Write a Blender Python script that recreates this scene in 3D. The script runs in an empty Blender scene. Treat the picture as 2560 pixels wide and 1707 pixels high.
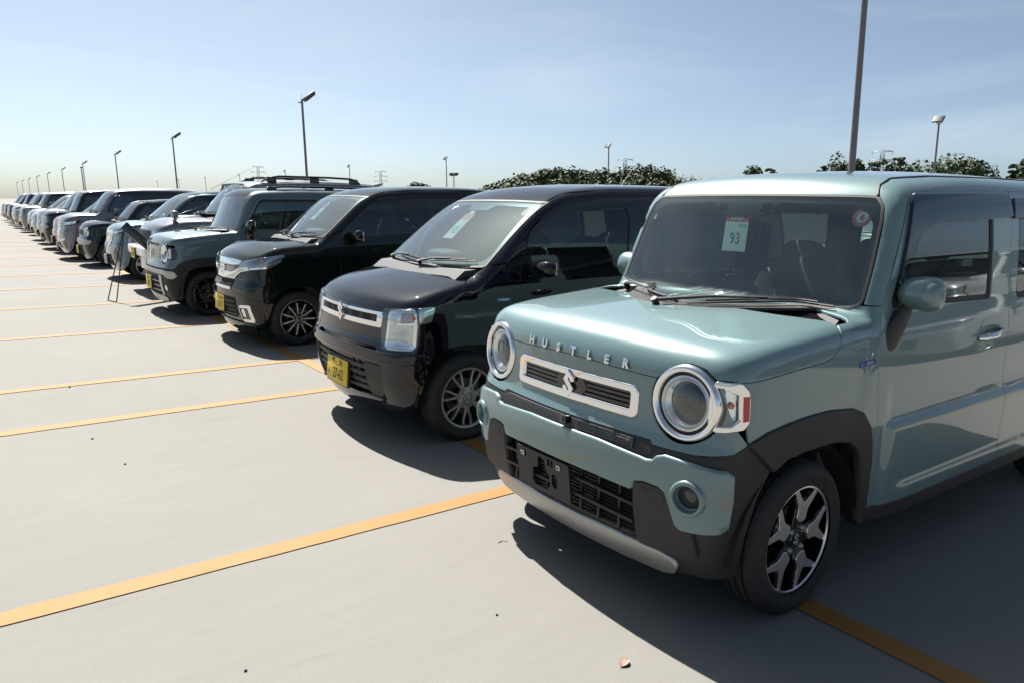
import bpy, bmesh, math, random
import numpy as np
from mathutils import Vector, Matrix
from mathutils.geometry import delaunay_2d_cdt
random.seed(7)
SC=bpy.context.scene; COL=SC.collection
# ---------------------------------------------------------------- camera
CAM_H=1.455; F_PX=1852.7; PITCH=.181967; ROLL=.0155443; YAW=.627149
cam=bpy.data.cameras.new('camera'); cam_o=bpy.data.objects.new('camera',cam); COL.objects.link(cam_o)
cam.sensor_width=36; cam.lens=36*F_PX/2560; cam.clip_start=.05; cam.clip_end=6000
_R0=Vector((math.cos(YAW),-math.sin(YAW),0)); _FH=Vector((math.sin(YAW),math.cos(YAW),0)); _Z=Vector((0,0,1))
_F0=_FH*math.cos(PITCH)-_Z*math.sin(PITCH); _U0=_FH*math.sin(PITCH)+_Z*math.cos(PITCH)
_r=_R0*math.cos(ROLL)+_U0*math.sin(ROLL); _u=-_R0*math.sin(ROLL)+_U0*math.cos(ROLL)
_m=Matrix((_r,_u,-_F0)).transposed().to_4x4(); _m.translation=(0,0,CAM_H); cam_o.matrix_world=_m
SC.camera=cam_o
# ---------------------------------------------------------------- daylight
SUN=Vector((.06,.74,1)).normalized()
SUN_EL=math.asin(SUN.z); SUN_AZ=math.atan2(SUN.x,SUN.y)
world=bpy.data.worlds.new('World'); SC.world=world; world.use_nodes=True
_n=world.node_tree.nodes; _n.clear()
_sky=_n.new('ShaderNodeTexSky'); _sky.sky_type='NISHITA'; _sky.sun_disc=False
_sky.sun_elevation=SUN_EL; _sky.sun_rotation=SUN_AZ; _sky.altitude=20; _sky.air_density=.5; _sky.dust_density=1.6; _sky.ozone_density=4
_bg=_n.new('ShaderNodeBackground'); _bg.inputs[1].default_value=.060
_ow=_n.new('ShaderNodeOutputWorld')
_mx=_n.new('ShaderNodeMix'); _mx.data_type='RGBA'; _mx.blend_type='MULTIPLY'; _mx.inputs[0].default_value=1; _mx.inputs[7].default_value=(.97,1.025,.935,1)   # summer haze: paler air
_hs=_n.new('ShaderNodeHueSaturation'); _hs.inputs['Saturation'].default_value=.84
world.node_tree.links.new(_sky.outputs[0],_hs.inputs['Color']); world.node_tree.links.new(_hs.outputs[0],_mx.inputs[6]); 
# thin veils of high cloud
_tc=_n.new('ShaderNodeTexCoord'); _mp=_n.new('ShaderNodeMapping'); _mp.inputs['Scale'].default_value=(1.2,1.2,7); _nz=_n.new('ShaderNodeTexNoise'); _nz.inputs['Scale'].default_value=1.6; _nz.inputs['Detail'].default_value=6; _nz.inputs['Distortion'].default_value=.8
_rg=_n.new('ShaderNodeMapRange'); _rg.inputs[1].default_value=.45; _rg.inputs[2].default_value=.78; _rg.inputs[3].default_value=0; _rg.inputs[4].default_value=.20
_cl=_n.new('ShaderNodeMix'); _cl.data_type='RGBA'; _cl.inputs[7].default_value=(7.4,7.7,7.9,1)
_L=world.node_tree.links; _L.new(_tc.outputs['Generated'],_mp.inputs[0]); _L.new(_mp.outputs[0],_nz.inputs['Vector']); _L.new(_nz.outputs['Fac'],_rg.inputs[0]); _L.new(_rg.outputs[0],_cl.inputs[0]); _L.new(_mx.outputs[2],_cl.inputs[6]); _L.new(_cl.outputs[2],_bg.inputs[0]); world.node_tree.links.new(_bg.outputs[0],_ow.inputs[0])
sun=bpy.data.lights.new('sun','SUN'); sun.energy=5; sun.angle=math.radians(.53); sun.color=(1,.95,.88)
sun_o=bpy.data.objects.new('sun',sun); COL.objects.link(sun_o); sun_o.rotation_euler=SUN.to_track_quat('Z','Y').to_euler(); sun_o.location=(0,0,30)
SC.view_settings.view_transform='Standard'; SC.view_settings.look='None'; SC.view_settings.exposure=1.3; SC.view_settings.gamma=1; SC.view_settings.use_curve_mapping=False
SC.cycles.max_bounces=8; SC.cycles.transparent_max_bounces=12; SC.cycles.caustics_reflective=False; SC.cycles.caustics_refractive=False
SC.cycles.use_denoising=True
# ---------------------------------------------------------------- materials
def S2L(r,g,b):
    f=lambda c:(c/255/12.92) if c/255<=.04045 else ((c/255+.055)/1.055)**2.4
    return (f(r),f(g),f(b),1)
MATS={}
def newmat(name):
    m=bpy.data.materials.new(name); m.use_nodes=True; m.node_tree.nodes.clear(); MATS[name]=m; return m,m.node_tree.nodes,m.node_tree.links
def prin(name,col,rough=.5,metal=0,coat=0,crough=.03,spec=.5,noise=0,nscale=40,bump=0,bscale=200,ior=1.5,emit=None,rvar=0):
    if name in MATS: return MATS[name]
    m,n,l=newmat(name); o=n.new('ShaderNodeOutputMaterial'); p=n.new('ShaderNodeBsdfPrincipled'); l.new(p.outputs[0],o.inputs[0])
    col=tuple(col)+((1,) if len(col)==3 else ())
    p.inputs['Base Color'].default_value=col; p.inputs['Roughness'].default_value=rough; p.inputs['Metallic'].default_value=metal
    p.inputs['Coat Weight'].default_value=coat; p.inputs['Coat Roughness'].default_value=crough; p.inputs['Specular IOR Level'].default_value=spec; p.inputs['IOR'].default_value=ior
    if noise or bump or rvar:
        t=n.new('ShaderNodeTexCoord')
    if noise:
        x=n.new('ShaderNodeTexNoise'); x.inputs['Scale'].default_value=nscale; x.inputs['Detail'].default_value=6; l.new(t.outputs['Object'],x.inputs['Vector'])
        r=n.new('ShaderNodeMapRange'); r.inputs[1].default_value=.3; r.inputs[2].default_value=.7; r.inputs[3].default_value=1-noise; r.inputs[4].default_value=1+noise; l.new(x.outputs['Fac'],r.inputs[0])
        mx=n.new('ShaderNodeMix'); mx.data_type='RGBA'; mx.blend_type='MULTIPLY'; mx.inputs[0].default_value=1; mx.inputs[6].default_value=col; l.new(r.outputs[0],mx.inputs[7]); l.new(mx.outputs[2],p.inputs['Base Color'])
    if rvar:
        x=n.new('ShaderNodeTexNoise'); x.inputs['Scale'].default_value=7; x.inputs['Detail'].default_value=8; x.inputs['Roughness'].default_value=.65; l.new(t.outputs['Object'],x.inputs['Vector'])
        r=n.new('ShaderNodeMapRange'); r.inputs[1].default_value=.35; r.inputs[2].default_value=.75; r.inputs[3].default_value=crough; r.inputs[4].default_value=crough+rvar; l.new(x.outputs['Fac'],r.inputs[0]); l.new(r.outputs[0],p.inputs['Coat Roughness'])
    if bump:
        x=n.new('ShaderNodeTexNoise'); x.inputs['Scale'].default_value=bscale; x.inputs['Detail'].default_value=3; l.new(t.outputs['Object'],x.inputs['Vector'])
        b=n.new('ShaderNodeBump'); b.inputs['Strength'].default_value=bump; b.inputs['Distance'].default_value=.002; l.new(x.outputs['Fac'],b.inputs['Height']); l.new(b.outputs[0],p.inputs['Normal'])
    if emit: p.inputs['Emission Color'].default_value=emit; p.inputs['Emission Strength'].default_value=1
    return m
def paint(name,col,metal=.45,rough=.36,dust=None):
    """car paint: flaked base under a clear coat with a little dust in the gloss"""
    if name in MATS: return MATS[name]
    m,n,l=newmat(name); o=n.new('ShaderNodeOutputMaterial'); p=n.new('ShaderNodeBsdfPrincipled'); l.new(p.outputs[0],o.inputs[0])
    t=n.new('ShaderNodeTexCoord'); col=tuple(v*.45 for v in col[:3])+(1,)
    v=n.new('ShaderNodeTexNoise'); v.inputs['Scale'].default_value=900; v.inputs['Detail'].default_value=1; l.new(t.outputs['Object'],v.inputs['Vector'])
    r=n.new('ShaderNodeMapRange'); r.inputs[1].default_value=.3; r.inputs[2].default_value=.7; r.inputs[3].default_value=.82; r.inputs[4].default_value=1.18; l.new(v.outputs['Fac'],r.inputs[0])
    mx=n.new('ShaderNodeMix'); mx.data_type='RGBA'; mx.blend_type='MULTIPLY'; mx.inputs[0].default_value=1; mx.inputs[6].default_value=col; l.new(r.outputs[0],mx.inputs[7])
    # thin road dust, heavier low down on the body
    d=n.new('ShaderNodeTexNoise'); d.inputs['Scale'].default_value=5; d.inputs['Detail'].default_value=9; d.inputs['Roughness'].default_value=.7; l.new(t.outputs['Object'],d.inputs['Vector'])
    s=n.new('ShaderNodeSeparateXYZ'); l.new(t.outputs['Object'],s.inputs[0])
    hz=n.new('ShaderNodeMapRange'); hz.inputs[1].default_value=.15; hz.inputs[2].default_value=.9; dust=(1 if max(col[:3])>.08 else .3) if dust is None else dust; hz.inputs[3].default_value=.045*dust; hz.inputs[4].default_value=.004*dust; l.new(s.outputs[2],hz.inputs[0])
    dm=n.new('ShaderNodeMath'); dm.operation='MULTIPLY'; l.new(d.outputs['Fac'],dm.inputs[0]); l.new(hz.outputs[0],dm.inputs[1])
    m2=n.new('ShaderNodeMix'); m2.data_type='RGBA'; l.new(dm.outputs[0],m2.inputs[0]); l.new(mx.outputs[2],m2.inputs[6]); m2.inputs[7].default_value=(.15,.14,.12,1); l.new(m2.outputs[2],p.inputs['Base Color'])
    dark=max(col[:3])<.022; p.inputs['Metallic'].default_value=0 if dark else metal; p.inputs['Roughness'].default_value=.6 if dark else rough; p.inputs['Specular IOR Level'].default_value=0 if dark else .35
    p.inputs['Coat Weight'].default_value=1; p.inputs['Coat IOR'].default_value=1.55
    cr=n.new('ShaderNodeMapRange'); cr.inputs[1].default_value=.4; cr.inputs[2].default_value=.8; cr.inputs[3].default_value=.012; cr.inputs[4].default_value=.05; l.new(d.outputs['Fac'],cr.inputs[0]); l.new(cr.outputs[0],p.inputs['Coat Roughness'])
    return m
def glass(name,tint,base=.07,rough=0,film=0):
    if name in MATS: return MATS[name]
    m,n,l=newmat(name); o=n.new('ShaderNodeOutputMaterial'); tr=n.new('ShaderNodeBsdfTransparent'); tr.inputs[0].default_value=tuple(tint)+(1,)
    gl=n.new('ShaderNodeBsdfGlossy'); gl.inputs['Roughness'].default_value=rough; gl.inputs['Color'].default_value=(.90,.98,1,1)
    lw=n.new('ShaderNodeLayerWeight'); lw.inputs[0].default_value=.5
    pw=n.new('ShaderNodeMath'); pw.operation='POWER'; pw.inputs[1].default_value=4.2; l.new(lw.outputs['Facing'],pw.inputs[0])
    ma=n.new('ShaderNodeMath'); ma.operation='MULTIPLY_ADD'; ma.inputs[1].default_value=.95-base; ma.inputs[2].default_value=base; l.new(pw.outputs[0],ma.inputs[0])
    mx=n.new('ShaderNodeMixShader'); l.new(ma.outputs[0],mx.inputs[0]); l.new(tr.outputs[0],mx.inputs[1]); l.new(gl.outputs[0],mx.inputs[2])
    if film:      # thin dust film on the outside of the pane
        df=n.new('ShaderNodeBsdfDiffuse'); df.inputs[0].default_value=(.62,.66,.68,1); tc=n.new('ShaderNodeTexCoord'); nz=n.new('ShaderNodeTexNoise'); nz.inputs['Scale'].default_value=3; nz.inputs['Detail'].default_value=7; l.new(tc.outputs['Object'],nz.inputs['Vector'])
        rg=n.new('ShaderNodeMapRange'); rg.inputs[1].default_value=.25; rg.inputs[2].default_value=.75; rg.inputs[3].default_value=film*.6; rg.inputs[4].default_value=film*1.4; l.new(nz.outputs['Fac'],rg.inputs[0])
        m3=n.new('ShaderNodeMixShader'); l.new(rg.outputs[0],m3.inputs[0]); l.new(mx.outputs[0],m3.inputs[1]); l.new(df.outputs[0],m3.inputs[2]); l.new(m3.outputs[0],o.inputs[0])
    else: l.new(mx.outputs[0],o.inputs[0])
    return m
M_GLASS=glass('windscreen glass',(.50,.64,.62),.14,film=.016)
M_GLASSD=glass('dark privacy glass',(.10,.115,.115),.075)
M_GLASSF=glass('front door glass',(.40,.50,.48),.10)
M_CLEAR=glass('clear lamp lens',(.93,.95,.96),.06)
M_VISOR=glass('smoked acrylic visor',(.10,.11,.13),.06)
M_BLK=prin('black trim plastic',(.015,.015,.0155),.55,bump=.25,bscale=700,noise=.2,nscale=6)
M_BLKG=prin('gloss black',(.008,.008,.009),.09,coat=.6)
M_FRIT=prin('windscreen black border',(.012,.013,.014),.3)
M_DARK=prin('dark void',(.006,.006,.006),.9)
M_RUB=prin('rubber seal',(.014,.014,.014),.6)
M_TYRE=prin('tyre rubber',(.014,.014,.014),.72,bump=.3,bscale=160,noise=.35,nscale=9)
M_CHR=prin('chrome',(.82,.82,.83),.045,1)
M_SIL=prin('silver trim',(.40,.40,.385),.33,.75,noise=.05,nscale=5)
M_REFL=prin('lamp reflector',(.86,.87,.88),.10,1,bump=.9,bscale=55)
M_MACH=prin('machined alloy',(.80,.78,.76),.36,1,noise=.06,nscale=30)
M_ALLOY=prin('grey alloy',(.46,.46,.46),.36,.85,noise=.08,nscale=20)
M_STEEL=prin('disc steel',(.14,.135,.13),.45,.9,noise=.2)
M_SEAT=prin('seat fabric',(.03,.029,.028),.9,bump=.5,bscale=350,noise=.15)
M_DASH=prin('dashboard plastic',(.06,.062,.065),.7,bump=.3,bscale=500)
M_HEAD=prin('headliner cloth',(.28,.27,.26),.95)
M_CARPET=prin('cabin carpet',(.02,.02,.02),.95)
M_PLATE=prin('yellow plate paint',tuple(v*.72 for v in S2L(246,214,25)[:3]),.42)
M_PLATEW=prin('white plate paint',(.40,.41,.40),.4)
M_INK=prin('black plate ink',(.012,.012,.012),.5)
M_INKG=prin('green plate ink',(.02,.14,.06),.5)
M_PAPER=prin('white paper',(.46,.47,.465),.8)
M_REDP=prin('red print',tuple(v*.7 for v in S2L(206,40,52)[:3]),.6)
M_REDL=prin('red reflector',(.42,.008,.02),.15,coat=.6)
M_ORG=prin('amber bulb',(.75,.14,.02),.25,coat=.5)
M_BLUEP=prin('blue badge enamel',(.02,.06,.30),.25,coat=.6)
M_COWL=prin('cowl plastic',(.008,.008,.0085),.9,spec=0)

def pchip(pts):
    pts=np.array(sorted(pts),float); X,Y=pts[:,0],pts[:,1]
    h=np.diff(X); d=np.diff(Y)/h; m=np.zeros(len(X))
    if len(X)>2:
        w1=2*h[1:]+h[:-1]; w2=h[1:]+2*h[:-1]
        with np.errstate(divide='ignore',invalid='ignore'):
            mm=np.where(d[:-1]*d[1:]>0,(w1+w2)/(w1/d[:-1]+w2/d[1:]),0)
        m[1:-1]=np.nan_to_num(mm)
    m[0]=d[0]; m[-1]=d[-1]
    def f(x):
        x=np.asarray(x,float); i=np.clip(np.searchsorted(X,x)-1,0,len(h)-1)
        s=(x-X[i])/h[i]; sc=np.clip(s,0,1)
        v=((1+2*sc)*(1-sc)**2*Y[i]+sc*(1-sc)**2*h[i]*m[i]+sc*sc*(3-2*sc)*Y[i+1]+sc*sc*(sc-1)*h[i]*m[i+1])
        return v+np.where(s<0,(s)*h[i]*m[0],0)+np.where(s>1,(s-1)*h[i]*m[-1],0)
    lx=np.linspace(X[0]-.5,X[-1]+.5,4096); ly=f(lx)
    return lambda x:np.interp(x,lx,ly)
def smax(a,b,k):
    h=np.maximum(k-np.abs(a-b),0)/k
    return np.maximum(a,b)+h*h*h*k/6
def smin(a,b,k): return -smax(-a,-b,k)
class Shape:
    """the smooth outer skin of one car, as a function that is negative inside it"""
    def __init__(s,sp):
        s.sp=sp
        for k in('front','width','hood','screen','roof','rear'): setattr(s,k,pchip(sp[k]))
        s.taper=pchip(sp.get('taper',[(0,-.02),(.5,0),(2.6,0),(3.4,-.03)]))
        s.extra=sp.get('extra'); s.bow=sp.get('bow',.08); s.sbow=sp.get('sbow',.1)
        s.kc=sp.get('kc',.2); s.kt=sp.get('kt',.12); s.ka=sp.get('ka',.1); s.kr=sp.get('kr',.16); s.kj=sp.get('kj',.03)
        s.hcrown=sp.get('hcrown',.05); s.rcrown=sp.get('rcrown',.045); s.w=sp['w']
        s.base=sp.get('base',(.42,.40)); s.S=.42; s.zb=sp.get('zb',.78); s.abase=sp.get('abase',(1.45,.32))
        s.humps=sp.get('humps')
    def W(s,x,z):
        v=s.width(z)+s.taper(x)
        if s.extra: v=v+s.extra(x,z)
        return v
    def U(s,x,y,z):
        ay=np.abs(y); q=(ay/s.w)**2
        side=ay-s.W(x,z)
        fr=(s.front(z)+s.bow*q-x)
        hd=s.hood(x)-s.hcrown*q
        if s.humps: hd=hd+s.humps(x,ay)
        lo=smax(smax(fr,side,s.kc),(z-hd)*.98,s.kt)
        ws=(s.screen(z)+s.sbow*q-x)*s.sp.get('scos',.88)
        rf=z-(s.roof(x)-s.rcrown*q)
        cb=smax(smax(ws,side,s.ka),rf,s.kr)
        u=smin(lo,cb,s.kj)
        return smax(u,x-s.rear(z)-.06*(q-.3),.16)
    def N(s,P,e=3e-3):
        x,y,z=P.T
        g=np.stack([s.U(x+e,y,z)-s.U(x-e,y,z),s.U(x,y+e,z)-s.U(x,y-e,z),s.U(x,y,z+e)-s.U(x,y,z-e)],1)
        return g/np.maximum(np.linalg.norm(g,axis=1,keepdims=True),1e-12)
    def solve(s,O,D,t):
        O=np.asarray(O,float); D=np.asarray(D,float)
        lo=np.zeros(len(O)); hi=np.full(len(O),float(t))
        gl=np.full(len(O),-1.); gh=np.full(len(O),1.)
        for i in range(17):
            if i<9: m=(lo+hi)/2
            elif i%3: m=lo+(hi-lo)*np.clip(-gl/np.maximum(gh-gl,1e-12),.02,.98)
            else: m=(lo+hi)/2
            P=O+D*m[:,None]; g=s.U(*P.T); n=g<0
            lo=np.where(n,m,lo); gl=np.where(n,g,gl); hi=np.where(n,hi,m); gh=np.where(n,gh,g)
        return O+D*(lo+(hi-lo)*np.clip(-gl/np.maximum(gh-gl,1e-12),0,1))[:,None]
    # charts: 2D coordinates -> point on the skin
    def F(s,q,xin=1.45):
        q=np.atleast_2d(q); n=len(q); return s.solve(np.c_[np.full(n,xin),q],np.tile([-1.,0,0],(n,1)),3)
    def Sd(s,q,yin=.1):
        q=np.atleast_2d(q); n=len(q); return s.solve(np.c_[q[:,0],np.full(n,yin),q[:,1]],np.tile([0,1.,0],(n,1)),2)
    def T(s,q,zin=.4):
        q=np.atleast_2d(q); n=len(q); return s.solve(np.c_[q,np.full(n,zin)],np.tile([0,0,1.],(n,1)),3)
    def Wr(s,q):
        q=np.atleast_2d(q); xb,yb=s.base; a=np.abs(q[:,0]); sg=np.where(q[:,0]<0,-1,1)
        th=np.clip((a-yb)/s.S,0,1)*np.pi/2
        O=np.stack([xb+np.maximum(a-yb-s.S,0),np.minimum(a,yb)*sg,q[:,1]],1)
        D=np.stack([-np.cos(th),np.sin(th)*sg,np.zeros(len(q))],1); return s.solve(O,D,2)
    def Wr_inv(s,P):
        P=np.atleast_2d(P); xb,yb=s.base; ay=np.abs(P[:,1]); sg=np.where(P[:,1]<0,-1,1)
        th=np.arctan2(np.maximum(ay-yb,0),np.maximum(xb-P[:,0],0))
        a=np.where(ay<=yb,ay,np.where(P[:,0]>=xb,yb+s.S+P[:,0]-xb,yb+s.S*th/(np.pi/2)))
        return np.stack([a*sg,P[:,2]],1)
    def Ar(s,q):
        b,S=s.base,s.S; s.base,s.S=s.abase,.30
        try: return s.Wr(q)
        finally: s.base,s.S=b,S
    def Ar_inv(s,P):
        b,S=s.base,s.S; s.base,s.S=s.abase,.30
        try: return s.Wr_inv(P)
        finally: s.base,s.S=b,S
    def Rr(s,q):
        q=np.atleast_2d(q); n=len(q); return s.solve(np.c_[np.full(n,2.2),q],np.tile([1.,0,0],(n,1)),3)
    def Cp(s,q):
        q=np.atleast_2d(q); xa=.30; yb=.45; a=q[:,0]; b=np.abs(q[:,1]); sg=np.where(q[:,1]<0,-1,1)
        al=np.clip((xa-a)/.30,0,.97)*np.pi/2; be=np.clip((b-yb)/.34,0,.97)*np.pi/2
        O=np.stack([np.maximum(a,xa),np.minimum(b,yb)*sg,np.full(len(q),s.zb)],1)
        D=np.stack([-np.tan(al),np.tan(be)*sg,np.ones(len(q))],1); D/=np.linalg.norm(D,axis=1,keepdims=True)
        return s.solve(O,D,2)
    def Cp_inv(s,P):
        P=np.atleast_2d(P); xa=.30; yb=.45; dz=np.maximum(P[:,2]-s.zb,1e-3); ay=np.abs(P[:,1]); sg=np.where(P[:,1]<0,-1,1)
        a=np.where(P[:,0]>=xa,P[:,0],xa-.30*np.arctan((xa-P[:,0])/dz)/(np.pi/2))
        b=np.where(ay<=yb,ay,yb+.34*np.arctan((ay-yb)/dz)/(np.pi/2))
        return np.stack([a,b*sg],1)
    def chart(s,k):
        return {'F':(s.F,lambda P:np.atleast_2d(P)[:,[1,2]]),'S':(s.Sd,lambda P:np.atleast_2d(P)[:,[0,2]]),'T':(s.T,lambda P:np.atleast_2d(P)[:,[0,1]]),'W':(s.Wr,s.Wr_inv),'C':(s.Cp,s.Cp_inv),'A':(s.Ar,s.Ar_inv),'R':(s.Rr,lambda P:np.atleast_2d(P)[:,[1,2]])}[k]
# ---------------------------------------------------------------- mesh helpers
def link(o,parent=None):
    COL.objects.link(o)
    if parent is not None: o.parent=parent
    return o
def mesh(name,V,F,mat,parent=None,N=None,smooth=True,loc=None):
    me=bpy.data.meshes.new(name); me.from_pydata([tuple(map(float,v)) for v in V],[],[tuple(map(int,f)) for f in F]); me.materials.append(mat)
    if smooth: me.polygons.foreach_set('use_smooth',[True]*len(me.polygons))
    if N is not None: me.normals_split_custom_set_from_vertices([tuple(map(float,v)) for v in N])
    o=bpy.data.objects.new(name,me)
    if loc is not None: o.location=loc
    return link(o,parent)
def autosmooth(o,ang=35):
    me=o.data; bm=bmesh.new(); bm.from_mesh(me)
    for e in bm.edges:
        if len(e.link_faces)==2 and e.calc_face_angle(0)>math.radians(ang): e.smooth=False
    bm.to_mesh(me); bm.free(); me.polygons.foreach_set('use_smooth',[True]*len(me.polygons)); return o
def empty(name,parent=None,loc=(0,0,0)):
    o=bpy.data.objects.new(name,None); o.empty_display_size=.2; o.location=loc; return link(o,parent)
def tag(o,label,cat,group=None,kind=None):
    o['label']=label; o['category']=cat
    if group: o['group']=group
    if kind: o['kind']=kind
    return o
class MB:
    """collects shapes for one mesh"""
    def __init__(s): s.V=[]; s.F=[]
    def add(s,V,F):
        b=len(s.V); s.V+= [tuple(v) for v in V]; s.F+=[tuple(i+b for i in f) for f in F]; return s
    def box(s,c,d,bev=.0,R=None,seg=2):
        bm=bmesh.new(); bmesh.ops.create_cube(bm,size=1)
        for v in bm.verts: v.co=Vector((v.co.x*d[0],v.co.y*d[1],v.co.z*d[2]))
        if bev: bmesh.ops.bevel(bm,geom=bm.edges[:],offset=min(bev,min(d)*.49),segments=seg,profile=.5,affect='EDGES')
        if R is not None: bmesh.ops.transform(bm,matrix=R.to_4x4(),verts=bm.verts)
        bmesh.ops.translate(bm,vec=c,verts=bm.verts); bm.verts.index_update()
        s.add([v.co[:] for v in bm.verts],[[v.index for v in f.verts] for f in bm.faces]); bm.free(); return s
    def tube(s,pts,r,n=10,cap=True,flat=1.0,upv=None):
        pts=[Vector(q) for q in pts]; rs=r if hasattr(r,'__len__') else [r]*len(pts); b=len(s.V); prev=None
        for i,q in enumerate(pts):
            t=(pts[min(i+1,len(pts)-1)]-pts[max(i-1,0)]).normalized()
            if prev is None: u=(Vector(upv) if upv else t.orthogonal()); u=(u-t*u.dot(t)).normalized()
            else: u=(prev-t*prev.dot(t)).normalized()
            prev=u; w=t.cross(u)
            for k in range(n):
                a=2*math.pi*k/n; s.V.append(tuple(q+u*math.cos(a)*rs[i]+w*math.sin(a)*rs[i]*flat))
        for i in range(len(pts)-1):
            for k in range(n): s.F.append((b+i*n+k,b+i*n+(k+1)%n,b+(i+1)*n+(k+1)%n,b+(i+1)*n+k))
        if cap: s.F.append(tuple(b+k for k in range(n))[::-1]); s.F.append(tuple(b+(len(pts)-1)*n+k for k in range(n)))
        return s
    def lathe(s,prof,n=32,M=None,rmod=None,close=False):
        """prof: (r, h) pairs turned about the local z axis"""
        b=len(s.V); m=len(prof)
        for k in range(n):
            a=2*math.pi*k/n
            for j,(r,h) in enumerate(prof):
                if rmod: r=r+rmod(k,j)
                v=Vector((r*math.cos(a),r*math.sin(a),h)); s.V.append(tuple(M@v if M is not None else v))
        for k in range(n):
            for j in range(m-1 if not close else m):
                j2=(j+1)%m; s.F.append((b+k*m+j,b+((k+1)%n)*m+j,b+((k+1)%n)*m+j2,b+k*m+j2))
        return s
    def prism(s,poly,h0,h1,M=None,bev=0,holes=()):
        """closed 2D outline between two heights on the local z axis"""
        loops=[list(poly)]+[list(q) for q in holes]; pts=[q for L in loops for q in L]; ed=[]; k=0
        for L in loops: ed+=[(k+i,k+(i+1)%len(L)) for i in range(len(L))]; k+=len(L)
        v2,e2,f2,*_=delaunay_2d_cdt([Vector(q) for q in pts],ed,[],0,1e-7)
        P=np.array([v[:] for v in v2]); tri=[f for f in f2]
        if len(tri):
            c=np.array([P[list(f)].mean(0) for f in tri]); ins=inpoly(c,[np.array(L) for L in loops]); tri=[f for f,i in zip(tri,ins) if i]
        b=len(s.V); n=len(P); T=(lambda v:tuple(M@Vector(v))) if M is not None else tuple
        if bev and not holes:
            q=np.array(offset_poly(np.array(poly),-bev)); s.V+=[T((x,y,h0)) for x,y in P]; s.V+=[T((x,y,h1-bev)) for x,y in poly]
            t=len(s.V); s.V+=[T((x,y,h1)) for x,y in q]; m=len(poly)
            v3,e3,f3,*_=delaunay_2d_cdt([Vector(z) for z in q],[(i,(i+1)%m) for i in range(m)],[],0,1e-7)
            P3=np.array([v[:] for v in v3])
            for f in f3:
                if inpoly(P3[list(f)].mean(0)[None],[q])[0]: s.F.append(tuple(t+i for i in f) if len(P3)==m else tuple(t+min(i,m-1) for i in f))
            o=b+n
            for i in range(m):
                j=(i+1)%m; s.F.append((b+i,b+j,o+j,o+i)); s.F.append((o+i,o+j,t+j,t+i))
            s.F+=[tuple(b+i for i in f)[::-1] for f in tri]
            return s
        s.V+=[T((x,y,h0)) for x,y in P]+[T((x,y,h1)) for x,y in P]
        s.F+=[tuple(b+i for i in f)[::-1] for f in tri]+[tuple(b+n+i for i in f) for f in tri]
        k=0
        for li,L in enumerate(loops):
            m=len(L)
            for i in range(m):
                j=(i+1)%m; q=(b+k+i,b+k+j,b+n+k+j,b+n+k+i); s.F.append(q if li==0 else q[::-1])
            k+=m
        return s
    def build(s,name,mat,parent=None,ang=35,loc=None,smooth=True):
        o=mesh(name,s.V,s.F,mat,parent,loc=loc,smooth=smooth)
        if smooth and ang: autosmooth(o,ang)
        return o
def inpoly(c,loops):
    r=np.zeros(len(c),bool)
    for L in loops:
        x0,y0=L[:,0],L[:,1]; x1,y1=np.roll(x0,-1),np.roll(y0,-1)
        for a,b,e,d in zip(x0,y0,x1,y1):
            if b==d: continue
            m=((b>c[:,1])!=(d>c[:,1])); t=(e-a)*(c[:,1]-b)/(d-b)+a; r^=m&(c[:,0]<t)
    return r
def area2(L): L=np.asarray(L); return .5*np.sum(L[:,0]*np.roll(L[:,1],-1)-np.roll(L[:,0],-1)*L[:,1])
def offset_poly(L,d):
    """positive d grows a counter-clockwise outline"""
    L=np.asarray(L,float); a=L-np.roll(L,1,0); b=np.roll(L,-1,0)-L
    a/=np.maximum(np.linalg.norm(a,axis=1,keepdims=True),1e-9); b/=np.maximum(np.linalg.norm(b,axis=1,keepdims=True),1e-9)
    na=np.c_[a[:,1],-a[:,0]]; nb=np.c_[b[:,1],-b[:,0]]; n=na+nb; l=np.maximum((n*n).sum(1),.5)[:,None]
    return L+2*n/l*d*(1 if area2(L)>0 else -1)
def fillet(L,r,n=5,amin=25):
    L=np.asarray(L,float); out=[]; m=len(L)
    rr=r if hasattr(r,'__len__') else [r]*m
    for i in range(m):
        p=L[i]; a=L[i-1]-p; b=L[(i+1)%m]-p; la,lb=np.linalg.norm(a),np.linalg.norm(b)
        if la<1e-7 or lb<1e-7: continue
        a/=la; b/=lb; th=math.acos(np.clip((a*b).sum(),-1,1))
        if rr[i]<=0 or math.pi-th<math.radians(amin): out.append(p); continue
        d=min(rr[i]/math.tan(th/2),la*.48,lb*.48); r2=d*math.tan(th/2); bi=a+b; bi/=np.linalg.norm(bi); c=p+bi*(r2/math.sin(th/2))
        v0=p+a*d-c; v1=p+b*d-c; a0=math.atan2(v0[1],v0[0]); a1=math.atan2(v1[1],v1[0]); da=(a1-a0+math.pi)%(2*math.pi)-math.pi
        k=max(2,int(n*abs(da)/1.57)+1)
        for j in range(k+1): t=a0+da*j/k; out.append(c+r2*np.array([math.cos(t),math.sin(t)]))
    return np.array(out)
def densify(L,s,closed=True):
    L=np.asarray(L,float); out=[]; m=len(L)
    for i in range(m if closed else m-1):
        a,b=L[i],L[(i+1)%m]; k=max(1,int(math.ceil(np.linalg.norm(b-a)/s)))
        for j in range(k): out.append(a+(b-a)*j/k)
    if not closed: out.append(L[-1])
    keep=[out[0]]
    for q in out[1:]:
        if np.linalg.norm(q-keep[-1])>.0008: keep.append(q)
    if closed and np.linalg.norm(keep[0]-keep[-1])<.0008: keep.pop()
    return np.array(keep)
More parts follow.
